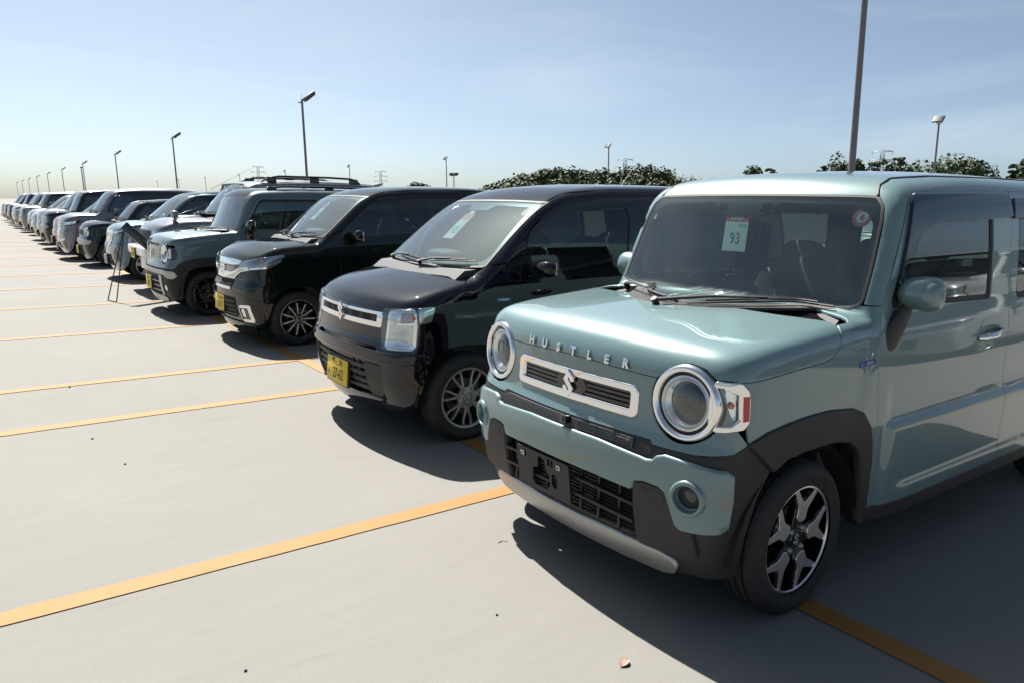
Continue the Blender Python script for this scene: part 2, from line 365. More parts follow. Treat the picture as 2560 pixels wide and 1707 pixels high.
def skin_panel(sh,chart,loop,holes=(),res=.025,gap=.0025,off=0,depth=.012,bev=.0016,fil=0):
    """a sheet cut from the skin of a car: outline and holes in chart coordinates, edge turned in"""
    fw,inv=sh.chart(chart)
    loops=[]
    for i,L in enumerate([loop]+list(holes)):
        L=np.asarray(L,float)
        if L.shape[1]==3: L=inv(L)
        if area2(L)<0: L=L[::-1]
        f=fil[i] if hasattr(fil,'__len__') else fil
        if f: L=fillet(L,f)
        L=densify(L,res*.7)
        if gap: L=offset_poly(L,-gap if i==0 else gap)
        loops.append(L)
    pts=np.concatenate(loops); nb=len(pts); ed=[]; k=0
    for L in loops: ed+=[(k+i,k+(i+1)%len(L)) for i in range(len(L))]; k+=len(L)
    lo,hi=loops[0].min(0),loops[0].max(0)
    gx=np.arange(lo[0]+res*.5,hi[0],res); gy=np.arange(lo[1]+res*.5,hi[1],res)
    if len(gx) and len(gy):
        g=np.stack(np.meshgrid(gx,gy),-1).reshape(-1,2); g=g[inpoly(g,loops)]
        if len(g):
            keep=np.ones(len(g),bool)
            for c0 in range(0,len(g),1500):
                dd=np.min(((g[c0:c0+1500,None]-pts[None,:])**2).sum(-1),1); keep[c0:c0+1500]=dd>(res*.5)**2
            pts=np.concatenate([pts,g[keep]])
    v2,_,f2,ov,_,_=delaunay_2d_cdt([Vector(q) for q in pts],ed,[],0,1e-9)
    P2=np.array([v[:] for v in v2]); tri=np.array([list(f) for f in f2 if len(f)==3])
    c=P2[tri].mean(1); tri=tri[inpoly(c,loops)]
    back={}
    for i,o in enumerate(ov):
        for q in o: back[q]=i
    P3=fw(P2); N=sh.N(P3)
    # facing check: order triangles along the outward normal
    a=np.cross(P3[tri[:,1]]-P3[tri[:,0]],P3[tri[:,2]]-P3[tri[:,0]]); flip=(a*N[tri].mean(1)).sum(1)<0; tri[flip]=tri[flip][:,::-1]
    B=P3+N*off; V=[B]; NN=[N]; F=[tuple(t) for t in tri]; base=len(B); k=0
    orient=1 if (np.mean(flip)<.5) else -1
    for li,L in enumerate(loops):
        m=len(L); ids=np.array([back.get(k+i,k+i) for i in range(m)]); k+=m
        q=B[ids]; n=N[ids]; t=np.roll(q,-1,0)-np.roll(q,1,0); t/=np.maximum(np.linalg.norm(t,axis=1,keepdims=True),1e-9)
        out=np.cross(t,n)*orient*(1 if li==0 else -1)
        r2=q+out*bev-n*bev; r3=q+out*bev-n*depth
        n2=(n*.6+out*.8); n2/=np.linalg.norm(n2,axis=1,keepdims=True)
        V+=[r2,r3]; NN+=[n2,out]
        for i in range(m):
            j=(i+1)%m
            F+=[(ids[i],base+i,base+j,ids[j]),(base+i,base+m+i,base+m+j,base+j)]
        base+=2*m
    V=np.concatenate(V); NN=np.concatenate(NN); nt=len(tri)
    Q=np.array(F[nt:]); a=np.cross(V[Q[:,2]]-V[Q[:,0]],V[Q[:,3]]-V[Q[:,1]]); fl=(a*NN[Q].mean(1)).sum(1)<0
    F=F[:nt]+[tuple(q[::-1]) if x else tuple(q) for q,x in zip(Q,fl)]
    return V,F,NN
def mirror(V,F,N):
    V=V.copy(); V[:,1]*=-1; N=N.copy(); N[:,1]*=-1; return V,[f[::-1] for f in F],N
def text_mesh(s,size,bold=0,align='CENTER',extr=0):
    """outline of letters as flat or raised mesh arrays in x/y"""
    c=bpy.data.curves.new('t','FONT'); c.body=s; c.size=size; c.align_x=align; c.align_y='CENTER'; c.offset=bold; c.extrude=extr; c.resolution_u=3
    o=bpy.data.objects.new('t',c); COL.objects.link(o); dg=bpy.context.evaluated_depsgraph_get(); dg.update()
    me=bpy.data.meshes.new_from_object(o.evaluated_get(dg)); V=np.array([v.co[:] for v in me.vertices]).reshape(-1,3); F=[tuple(p.vertices) for p in me.polygons]
    bpy.data.objects.remove(o); bpy.data.curves.remove(c); bpy.data.meshes.remove(me); return V,F
# ---------------------------------------------------------------- the lot
def concrete():
    m,n,l=newmat('brushed concrete'); o=n.new('ShaderNodeOutputMaterial'); p=n.new('ShaderNodeBsdfPrincipled'); l.new(p.outputs[0],o.inputs[0])
    t=n.new('ShaderNodeTexCoord')
    def noise(sc,det=6,ro=.6,vec=None,dist=0):
        x=n.new('ShaderNodeTexNoise'); x.inputs['Scale'].default_value=sc; x.inputs['Detail'].default_value=det; x.inputs['Roughness'].default_value=ro; x.inputs['Distortion'].default_value=dist; l.new(vec or t.outputs['Object'],x.inputs['Vector']); return x
    def ramp(src,a,b,c0,c1):
        r=n.new('ShaderNodeMapRange'); r.inputs[1].default_value=a; r.inputs[2].default_value=b; r.inputs[3].default_value=c0; r.inputs[4].default_value=c1; l.new(src,r.inputs[0]); return r.outputs[0]
    mp=n.new('ShaderNodeMapping'); mp.inputs['Scale'].default_value=(1,5,1); mp.inputs['Rotation'].default_value=(0,0,.0); l.new(t.outputs['Object'],mp.inputs[0])
    big=noise(.35,5,.6); mid=noise(2.2,7,.65,mp.outputs[0]); fine=noise(120,4,.7); stain=noise(1.1,6,.62,mp.outputs[0],.6)
    def mul(a,b):
        x=n.new('ShaderNodeMath'); x.operation='MULTIPLY'; l.new(a,x.inputs[0]); l.new(b,x.inputs[1]); return x.outputs[0]
    v=mul(mul(ramp(big.outputs['Fac'],.3,.7,.94,1.06),ramp(mid.outputs['Fac'],.25,.75,.955,1.045)),mul(ramp(fine.outputs['Fac'],.2,.8,.90,1.10),ramp(stain.outputs['Fac'],.62,.80,1.0,.84)))
    mx=n.new('ShaderNodeMix'); mx.data_type='RGBA'; mx.blend_type='MULTIPLY'; mx.inputs[0].default_value=1; mx.inputs[6].default_value=(.186,.181,.167,1); l.new(v,mx.inputs[7]); l.new(mx.outputs[2],p.inputs['Base Color'])
    p.inputs['Roughness'].default_value=.85; p.inputs['Specular IOR Level'].default_value=.25
    b=n.new('ShaderNodeBump'); b.inputs['Strength'].default_value=.25; b.inputs['Distance'].default_value=.004; l.new(fine.outputs['Fac'],b.inputs['Height']); l.new(b.outputs[0],p.inputs['Normal'])
    return m
def line_paint():
    m,n,l=newmat('orange line paint'); o=n.new('ShaderNodeOutputMaterial'); p=n.new('ShaderNodeBsdfPrincipled'); l.new(p.outputs[0],o.inputs[0])
    t=n.new('ShaderNodeTexCoord'); x=n.new('ShaderNodeTexNoise'); x.inputs['Scale'].default_value=9; x.inputs['Detail'].default_value=8; x.inputs['Roughness'].default_value=.7; l.new(t.outputs['Object'],x.inputs['Vector'])
    r=n.new('ShaderNodeMapRange'); r.inputs[1].default_value=.35; r.inputs[2].default_value=.75; l.new(x.outputs['Fac'],r.inputs[0])
    mx=n.new('ShaderNodeMix'); mx.data_type='RGBA'; mx.inputs[6].default_value=(.265,.115,.013,1); mx.inputs[7].default_value=(.255,.135,.035,1); l.new(r.outputs[0],mx.inputs[0])
    f=n.new('ShaderNodeTexNoise'); f.inputs['Scale'].default_value=150; f.inputs['Detail'].default_value=3; l.new(t.outputs['Object'],f.inputs['Vector'])
    r2=n.new('ShaderNodeMapRange'); r2.inputs[1].default_value=.2; r2.inputs[2].default_value=.8; r2.inputs[3].default_value=.9; r2.inputs[4].default_value=1.1; l.new(f.outputs['Fac'],r2.inputs[0])
    m2=n.new('ShaderNodeMix'); m2.data_type='RGBA'; m2.blend_type='MULTIPLY'; m2.inputs[0].default_value=1; l.new(mx.outputs[2],m2.inputs[6]); l.new(r2.outputs[0],m2.inputs[7]); l.new(m2.outputs[2],p.inputs['Base Color'])
    p.inputs['Roughness'].default_value=.7
    return m
M_CONC=concrete(); M_LINE=line_paint()
g=MB(); g.add([(-400,-300,0),(400,-300,0),(400,700,0),(-400,700,0)],[(0,1,2,3)]); o=g.build('parking_lot',M_CONC,smooth=False); o['kind']='structure'; o['label']='pale concrete parking lot'
def strip(x0,x1,y0,y1,z=.004):
    random.seed(int(x0*100+y0*77)); V=[];F=[]; n=int(max(x1-x0,y1-y0)/.12)+1; alongx=(x1-x0)>(y1-y0)
    for i in range(n+1):
        t=i/n; j=.0016
        if alongx: x=x0+(x1-x0)*t; V+=[(x,y0+random.uniform(-j,j),z),(x,y1+random.uniform(-j,j),z)]
        else: y=y0+(y1-y0)*t; V+=[(x0+random.uniform(-j,j),y,z),(x1+random.uniform(-j,j),y,z)]
    for i in range(n): F.append((2*i,2*i+2,2*i+3,2*i+1) if alongx else (2*i,2*i+1,2*i+3,2*i+2))
    mb=MB().add(V,F); o=mb.build('bay_line',M_LINE,smooth=False); o['kind']='structure'; return o
BAY=2.5; LW=.052
LINES=[.46,2.96,5.459,6.675]+[6.675+BAY*i for i in range(1,14)]
for y in LINES: strip(-12 if y>1 else -12,2.345,y-LW,y+LW)
strip(2.347,2.452,-6,48,.004)
for y in LINES: strip(2.454,7.5,y-LW,y+LW)
# ---------------------------------------------------------------- wheels
TX=Matrix.Rotation(math.radians(90),3,'X')   # local z axis of a lathe -> car -y (outer face of a near-side wheel)
WHEELS={}
def ring_arc(r,a0,a1,n): return [(r*math.cos(a0+(a1-a0)*i/n),r*math.sin(a0+(a1-a0)*i/n)) for i in range(n+1)]
def pol(r,a): return (r*math.cos(a),r*math.sin(a))
def wheel_parts(style,R,rr,w,fine):
    """meshes of one wheel about its hub, outer face to -y: name, mesh builder, material"""
    key=(style,R,rr,w,fine)
    if key in WHEELS: return WHEELS[key]
    n=144 if fine else 40; h=w/2; out=[]
    t=MB(); prof=[(rr-.006,-h+.012),(rr+.004,-h+.006),(rr+.02,-h),(rr+(R-rr)*.55,-h-.006),(R-.022,-h+.008),(R-.008,-h+.020)]
    gz=[-.034,0,.034] if fine else []
    tp=[(R-.002,-h+.03)]
    for g in gz: tp+=[(R,g-.006),(R-.008,g-.004),(R-.008,g+.004),(R,g+.006)]
    tp+=[(R-.002,h-.03)]
    prof=prof+tp+[(R-.008,h-.02),(R-.022,h-.008),(rr+(R-rr)*.5,h),(rr,h-.01)]
    nsh=(4,5,6); last=len(prof)
    def rm(k,j):
        if not fine: return 0
        if k%4==0 and (j in(5,6) or j in(last-4,last-5)): return -.006
        return 0
    t.lathe(prof,n,TX,rm); out.append(('tyre',t,M_TYRE,30))
    d=-h+.012                         # depth of the rim face
    rim=MB(); rim.lathe([(rr+.005,-h+.004),(rr-.004,-h+.002),(rr-.013,-h+.006),(rr-.017,-h+.02),(rr-.026,-h+.05),(rr-.03,h-.02)],64 if fine else 28,TX)
    face=MB(); dark=MB(); ri=rr-.014
    Mx=TX.to_4x4()
    def sp(poly,z0,z1,mb,b=.002): mb.prism(poly,z0,z1,TX,bev=b)
    if style=='y5':           # five broad arms that fork at the rim, machined faces on black
        for i in range(5):
            a=math.radians(90-12+72*i); c,s_=math.cos(a),math.sin(a)
            def T(p): return (p[0]*c-p[1]*s_,p[0]*s_+p[1]*c)
            arm=[(.068,-.018),(.078,-.030),(.105,-.030),(.120,-.034),(ri-.012,-.074),(ri-.002,-.058),(.146,-.012),(.139,0),(.146,.012),(ri-.002,.058),(ri-.012,.074),(.120,.034),(.105,.030),(.078,.030),(.068,.018),(.064,0)]
            arm=[T(q) for q in fillet(arm,.006,3,amin=15)]; sp(arm,.0525,.062,face,.0015)
            back=[(.02,-.035),(.115,-.033),(ri-.006,-.08),(ri,-.05),(.15,-.01),(.15,.01),(ri,.05),(ri-.006,.08),(.115,.033),(.02,.035)]
            sp([T(q) for q in back],.02,.052,dark)
        face.lathe([(rr+.003,.066),(rr-.008,.068),(rr-.011,.062)],96 if fine else 32,TX)
        hub=MB(); hub.lathe([(.066,.02),(.062,.05),(.035,.054),(.031,.058),(0.0,.06)],40,TX); dark.add(hub.V,hub.F)
        out+= [('rim',rim,M_BLKG,40),('spoke_back',dark,M_BLKG,35),('spoke_face',face,M_MACH,35)]
    elif style=='y5b':
        for i in range(5):
            a=math.radians(90+72*i); c,s_=math.cos(a),math.sin(a)
            def T(p): return (p[0]*c-p[1]*s_,p[0]*s_+p[1]*c)
            arm=[(.03,-.035),(.11,-.022),(.125,-.026),(ri,-.085),(ri,-.06),(.145,-.008),(.145,.008),(ri,.06),(ri,.085),(.125,.026),(.11,.022),(.03,.035)]
            sp([T(q) for q in arm],.025,.058,face,.004)
        face.lathe([(rr+.003,.066),(rr-.008,.068),(rr-.02,.05)],48,TX); hub=MB(); hub.lathe([(.066,.02),(.062,.05),(.035,.056),(0,.058)],28,TX); face.add(hub.V,hub.F)
        out+= [('rim',rim,M_BLKG,40),('spokes',face,M_BLKG,35)]
    elif style=='twin7':      # seven pairs of slim spokes in grey
        for i in range(7):
            for sgn in(-1,1):
                a=math.radians(90-25+360/7*i); c,s_=math.cos(a),math.sin(a)
                def T(p): return (p[0]*c-p[1]*s_,p[0]*s_+p[1]*c)
                ctr=[(.05,.004),(.08,.008),(.11,.017),(.14,.026),(ri-.02,.028),(ri+.004,.024)]; wd=[.010,.0085,.007,.0062,.007,.010]
                L=[(x,sgn*y+q) for (x,y),q in zip(ctr,wd)]+[(x,sgn*y-q) for (x,y),q in list(zip(ctr,wd))[::-1]]
                sp([T(q) for q in L],.03,.055,face,.002)
        face.lathe([(rr+.003,.062),(rr-.004,.066),(rr-.016,.063),(rr-.022,.05)],96 if fine else 32,TX)
        face.lathe([(.072,.03),(.068,.052),(.036,.056),(.033,.048),(.028,.05),(.026,.058),(0,.060)],40,TX)
        out+= [('rim',rim,M_STEEL,40),('spokes',face,M_ALLOY,35)]
    elif style=='spoke11':
        for i in range(11):
            a=math.radians(90+6+360/11*i); c,s_=math.cos(a),math.sin(a)
            def T(p): return (p[0]*c-p[1]*s_,p[0]*s_+p[1]*c)
            sp([T(q) for q in [(.055,-.003),(.16,-.0055),(ri-.012,-.0045),(ri-.02,.004),(.055,.003)]],.05,.06,face,.0012)
            sp([T(q) for q in [(.03,-.013),(ri,-.013),(ri,.013),(.03,.013)]],.02,.0498,dark)
        face.lathe([(rr+.003,.066),(rr-.004,.068),(rr-.007,.062)],96,TX); face.lathe([(.031,.054),(.029,.0585),(.026,.0585),(.025,.054)],32,TX)
        dark.lathe([(.066,.02),(.062,.048),(.03,.052),(0,.054)],32,TX)
        out+= [('rim',rim,M_BLKG,40),('spoke_back',dark,M_BLKG,35),('spoke_face',face,M_MACH,35)]
    elif style=='mach5':      # five wide machined blades
        for i in range(5):
            a=math.radians(90+72*i+14); c,s_=math.cos(a),math.sin(a)
            def T(p): return (p[0]*c-p[1]*s_,p[0]*s_+p[1]*c)
            sp([T(q) for q in [(.05,-.02),(ri,-.055),(ri+.004,.02),(.12,.02),(.05,.022)]],.03,.058,face,.003)
        face.lathe([(rr+.003,.066),(rr-.008,.068),(rr-.012,.06)],48,TX); dark.lathe([(.07,.02),(.064,.05),(0,.056)],28,TX)
        out+= [('rim',rim,M_BLKG,40),('spoke_back',dark,M_BLKG,35),('spoke_face',face,M_MACH,35)]
    else:                     # plain silver multi spoke / cover
        for i in range(7):
            a=math.radians(90+360/7*i); c,s_=math.cos(a),math.sin(a)
            def T(p): return (p[0]*c-p[1]*s_,p[0]*s_+p[1]*c)
            sp([T(q) for q in [(.04,-.022),(ri,-.030),(ri+.004,.030),(.04,.022)]],.03,.058,face,.004)
        face.lathe([(rr+.003,.066),(rr-.010,.068),(rr-.018,.055)],40,TX); face.lathe([(.06,.03),(.055,.058),(0,.064)],24,TX)
        out+= [('rim',rim,M_STEEL,40),('spokes',face,M_SIL,35)]
    if fine:
        nut=MB()
        for i in range(4):
            a=math.radians(45+90*i); nut.lathe([(.011,.05),(.010,.061),(.007,.066),(0,.066)],12,TX.to_4x4()@Matrix.Translation((.05*math.cos(a),.05*math.sin(a),0)))
        out.append(('wheel_nuts',nut,M_SIL,35))
        disc=MB(); disc.lathe([(.06,-.02),(.115,-.02),(.115,-.032),(.06,-.032)],40,TX); disc.box((.095,.02,.03),(.06,.05,.11),.01); out.append(('brake_disc',disc,M_STEEL,35))
    bk=MB(); bk.lathe([(rr-.02,-.035),(0,-.04)],24,TX); out.append(('brake_backing',bk,M_DARK,0))
    res=[]
    for nm,mb,mt,ang in out:
        me=bpy.data.meshes.new(nm); me.from_pydata(mb.V,[],mb.F); me.materials.append(mt); me.update()
        bm=bmesh.new(); bm.from_mesh(me); bmesh.ops.recalc_face_normals(bm,faces=bm.faces)
        for e in bm.edges:
            if len(e.link_faces)==2 and e.calc_face_angle(0)>math.radians(ang or 180): e.smooth=False
        bm.to_mesh(me); bm.free(); me.polygons.foreach_set('use_smooth',[True]*len(me.polygons)); res.append((nm,me))
    WHEELS[key]=res; return res
def superbox(c,d,e=3.2,n=24,m=14,R=None,f=None):
    """rounded box, superellipsoid; f warps the unit shape"""
    mb=MB(); V=[]
    sg=lambda v,p:math.copysign(abs(v)**p,v)
    for j in range(m+1):
        ph=-math.pi/2+math.pi*j/m
        for k in range(n):
            th=2*math.pi*k/n; v=Vector((sg(math.cos(ph),2/e)*sg(math.cos(th),2/e),sg(math.cos(ph),2/e)*sg(math.sin(th),2/e),sg(math.sin(ph),2/e)))
            if f: v=Vector(f(*v))
            v=Vector((v.x*d[0]/2,v.y*d[1]/2,v.z*d[2]/2))
            if R is not None: v=R@v
            V.append(tuple(v+Vector(c)))
    F=[(j*n+k,j*n+(k+1)%n,(j+1)*n+(k+1)%n,(j+1)*n+k) for j in range(m) for k in range(n)]
    return V,F
# ---------------------------------------------------------------- cars
class Car:
    def __init__(s,name,label,cat,sp,x0,y0,res=.03,group='cars parked in the front row',yaw=0):
        s.sh=Shape(sp); s.sp=sp; s.res=res; s.root=empty(name,None,(x0,y0,0)); s.root.rotation_euler=(0,0,yaw); tag(s.root,label,cat,group)
    def pts(s,L):
        out=[]
        for q in L:
            if len(q)==3 and isinstance(q[0],str):
                k,a,b=q; out.append({'F':s.sh.F,'S':s.sh.Sd,'T':s.sh.T}[k]([(a,b)])[0])
            else: out.append(np.array(q,float))
        return np.array(out)
    def seg(s,kind,P,n=8):
        P=np.array(P,float); out=[]
        for i in range(len(P)-1):
            for j in range(n): out.append(P[i]+(P[i+1]-P[i])*j/n)
        out.append(P[-1]); return {'F':s.sh.F,'S':s.sh.Sd,'T':s.sh.T}[kind](np.array(out))
    def panel(s,name,mat,chart,loop,parent=None,both=False,sym=False,**kw):
        """both: one on each flank (given for +y).  sym: outline given for y>=0 from front to back, mirrored across the car"""
        holes=kw.pop('holes',()); loop=np.asarray(loop,float); kw.setdefault('res',s.res); par=parent or s.root
        if sym:
            L=loop.copy(); ix=1 if L.shape[1]==3 else (0 if chart in'FWAR' else 1); m=L[::-1].copy(); m[:,ix]*=-1
            keep=np.abs(m[:,ix])>1e-6; loop=np.concatenate([L,m[keep]])
        V,F,N=skin_panel(s.sh,chart,loop,holes,**kw)
        if not both: return mesh(name,V,F,mat,par,N)
        pp=par if isinstance(par,(tuple,list)) else (par,par)
        a=mesh(name,V,F,mat,pp[0],N); b=mesh(name,*mirror(V,F,N)[:2],mat,pp[1],mirror(V,F,N)[2]); return a,b
    def on(s,y,z,off=0):
        P=s.sh.F([(y,z)]); return P[0]+s.sh.N(P)[0]*off
    def wheels(s,style,R,rr,w=.165,xf=.56,wb=2.46,yo=.725,fine=False,steer=0):
        for x in(xf,xf+wb):
            for sy in(-1,1):
                e=empty('wheel',s.root,(x,sy*(yo-w/2),R-.008))
                e.rotation_euler=(0,0,(steer if x==xf else 0)+(0 if sy<0 else math.pi))
                for nm,me in wheel_parts(style,R,rr,w,fine and sy<0 and x==xf): link(bpy.data.objects.new(nm,me),e)
    def seats(s,x1=1.55,x2=2.35,z=.55,hw=.30,fine=False,top=1.17):
        for i,x in enumerate((x1,x2)):
            for sy in(-1,1):
                e=empty('seat',s.root,(x,sy*hw,0))
                b=MB(); b.add(*superbox((0,0,z),(.50,.50,.16),4)); b.build('cushion',M_SEAT,e,60)
                R=Matrix.Rotation(.22,3,'Y'); b=MB(); b.add(*superbox((.27,0,z+.32),(.15,.48,.66),4,R=R)); b.build('backrest',M_SEAT,e,60)
                b=MB(); b.add(*superbox((.36,0,top),(.09,.25,.17),3.2,R=R)); b.tube([(.33,.06,top-.2),(.355,.06,top-.05)],.006,6); b.tube([(.33,-.06,top-.2),(.355,-.06,top-.05)],.006,6); b.build('headrest',M_SEAT,e,60)
    def cabin(s,zd=1.0,xd=.95,driver=1,x1=1.55,x2=2.35,fine=False,w=.62,top=1.17,zc=None):
        """dashboard, steering wheel, floor, door cards, headliner"""
        sh=s.sh; d=MB()
        prof=[(xd-.12,zd+.0),(xd+.10,zd+.015),(xd+.24,zd),(xd+.36,zd-.05),(xd+.40,zd-.12),(xd+.38,zd-.25),(xd+.30,zd-.35),(xd+.2,.45),(xd-.2,.45),(xd-.2,zd-.06)]
        d.prism([(a,b) for a,b in prof],-w,w,Matrix.Rotation(math.radians(90),3,'X'),bev=0); d.build('dashboard',M_DASH,s.root,30)
        e=MB(); e.add(*superbox((xd+.27,driver*.31,zd+.03),(.20,.36,.10),2.6)); e.build('instrument_hood',M_DASH,s.root,60)
        c=Vector((xd+.52,driver*.31,zd-.06)); R=Matrix.Rotation(math.radians(-62),3,'Y'); st=MB(); ring=[]
        for k in range(33): a=2*math.pi*k/32; ring.append(c+R@Vector((.175*math.cos(a),.175*math.sin(a),0)))
        st.tube(ring,.015,8,cap=False); st.add(*superbox(c,(.14,.12,.05),2.6,R=R))
        for a in(0,math.pi,math.pi/2): st.tube([c,c+R@Vector((.17*math.sin(a),.17*math.cos(a),0))],.014,6)
        st.tube([c,c+Vector((-.25,0,-.12))],.025,8); st.build('steering_wheel',M_DASH,s.root,60)
        f=MB(); f.box((1.95,0,.30),(2.7,1.28,.06)); f.box((3.15,0,.62),(.06,1.2,.6)); f.build('cabin_floor',M_CARPET,s.root,30)
        s.seats(x1,x2,fine=fine,top=top)
    def mirror_ear(s,x,z,mat,size=(.11,.20,.15),reach=.10,stem=M_BLK,zoff=0,foot=None):
        """door mirrors on both flanks"""
        for sy in(-1,1):
            y=s.sh.Sd([(x,z)])[0][1]; e=empty('door_mirror',s.root,(x,sy*(y+reach),z))
            def wf(a,b,c): return (a*(1-.25*abs(c)) if a<0 else a*.35,b,c*(1+.12*b*sy)-.05*abs(b))
            m=MB(); m.add(*superbox((0,0,zoff),size,2.9,28,16,f=wf)); m.build('mirror_shell',mat,e,60)
            g=MB(); g.box((size[0]*.17,0,zoff),(.012,size[1]*.80,size[2]*.72),.004); g.build('mirror_glass',M_CHR,e,30)
            t=MB(); t.tube([(0,-sy*size[1]*.1,zoff-size[2]*.42),(.0,-sy*reach*.75,zoff-size[2]*.62),(.01,-sy*(reach+.02),zoff-size[2]*.75)],[.028,.03,.04],10,flat=.6)
            if foot: t.V.clear(); t.F.clear(); t.tube([(-.01,-sy*size[1]*.25,zoff-size[2]*.38),(foot[0]*.55,-sy*(reach-.02),foot[1]*.72),(foot[0],-sy*(reach-.006),foot[1]-.02),(foot[0]-.03,-sy*(reach-.004),foot[1]-.075)],[.032,.05,.06,.035],14,flat=.42,upv=(1,0,-.6))
            t.build('mirror_arm',stem,e,60)
    def wipers(s,P,mat=M_BLK):
        """P: list of (pivot y,z),(tip y,z) on the windscreen"""
        for (y0,z0),(y1,z1),(ya,za) in P:
            e=MB(); n=14; L=[]
            for i in range(n+1):
                t=i/n; q=s.sh.F([(y0+(y1-y0)*t,z0+(z1-z0)*t)],1.6); L.append(q[0]+s.sh.N(q)[0]*(.012+.006*math.sin(t*math.pi)))
            e.tube(L,.0055,6,flat=.7); e.tube([q+np.array([-.006,0,.010]) for q in L[2:-2]],.0045,6)
            q=s.sh.F([(ya,za)],1.6); a=q[0]+s.sh.N(q)[0]*.02; mid=L[n//2]+np.array([-.012,0,.016])
            e.tube([a,(a+mid)/2+np.array([-.012,0,.010]),mid],[.011,.008,.005],8,flat=.6); e.tube([a-np.array([-.02,0,.03]),a+np.array([-.004,0,.006])],.014,10)
            e.build('wiper',mat,s.root,50)
    def letters(s,txt,y0,z0,size,mat,name,parent=None,off=.004,thick=.003,bold=0,spread=None,chart='F',side=-1,squash=1.0,slope=0,skin=True,x=None,wy=1.0):
        """raised letters on the nose (chart F) or flank (chart S), read from outside"""
        V,F=text_mesh(txt,size,bold); P=[]
        if len(V)==0: return
        if not skin:
            A=np.stack([np.full(len(V),x-off),y0-V[:,0]*squash,z0+V[:,1]],1); Bk=A+np.array([thick,0,0])
            return mesh(name,np.concatenate([A]),F,mat,parent or s.root,smooth=False)
        if chart=='F':
            q=np.c_[y0-V[:,0]*squash,z0+V[:,1]+slope*V[:,0]]; B=s.sh.F(q)
        else:
            q=np.c_[y0-side*-1*0+ (V[:,0]*squash if side<0 else -V[:,0]*squash),z0+V[:,1]+slope*V[:,0]]; B=s.sh.Sd(q); B[:,1]*=side
        N=s.sh.N(B); top=B+N*(off+thick); bot=B+N*off*.2; n=len(V)
        from collections import Counter
        ec=Counter()
        for f in F:
            for a,b in zip(f,f[1:]+f[:1]): ec[(min(a,b),max(a,b))]+=1
        FF=list(F); 
        for f in F:
            for a,b in zip(f,f[1:]+f[:1]):
                if ec[(min(a,b),max(a,b))]==1: FF.append((b,a,n+a,n+b))
        o=mesh(name,np.concatenate([top,bot]),FF,mat,parent or s.root,smooth=False); return o
    def plate(s,x,y,z,col,ink,top,kana,num,w=.33,h=.165,tilt=0,holder=True,yaw=0):
        e=empty('number_plate',s.root,(x,y,z)); e.rotation_euler=(0,-tilt,yaw)
        b=MB(); b.box((0,0,0),(.004,w,h),.0015); b.build('plate_sheet',col,e,30)
        if holder: q=MB(); q.box((.012,0,-.002),(.018,w+.012,h+.012),.004); q.build('plate_holder',M_BLK,e,30)
        def tx(t,yy,zz,size,sx=1.0,bold=0):
            V,F=text_mesh(t,size,bold)
            if len(V): mesh('plate_characters',np.stack([np.full(len(V),-.0032),yy-V[:,0]*sx,zz+V[:,1]],1),F,ink,e,smooth=False)
        if top: tx(top,0,h*.30,.052,.82,.0006)
        if kana: tx(kana,w*.40,-h*.16,.044,.8,.0003)
        if num: tx(num,-w*.05,-h*.15,.098,.74,.0012)
        return e
def circ(cx,cy,r,n=28,a0=0): return np.array([(cx+r*math.cos(a0+2*math.pi*i/n),cy+r*math.sin(a0+2*math.pi*i/n)) for i in range(n)])
def arch_line(xc,zc,r,zs,n=18,sq=2.6):
    """wheel opening from its front foot to its rear foot"""
    L=[]
    a0=math.asin(max(-1,min(1,(zs-zc)/r)))
    for i in range(n+1):
        a=math.pi-a0-(math.pi-2*a0)*i/n; c,s=math.cos(a),math.sin(a); L.append((xc+r*math.copysign(abs(c)**(2/sq),c),max(zs,zc+r*math.copysign(abs(s)**(2/sq),s))))
    L[0]=(L[0][0],zs); L[-1]=(L[-1][0],zs); return L
def cut(poly_pts,z): return [q for q in poly_pts if q[1]<z]
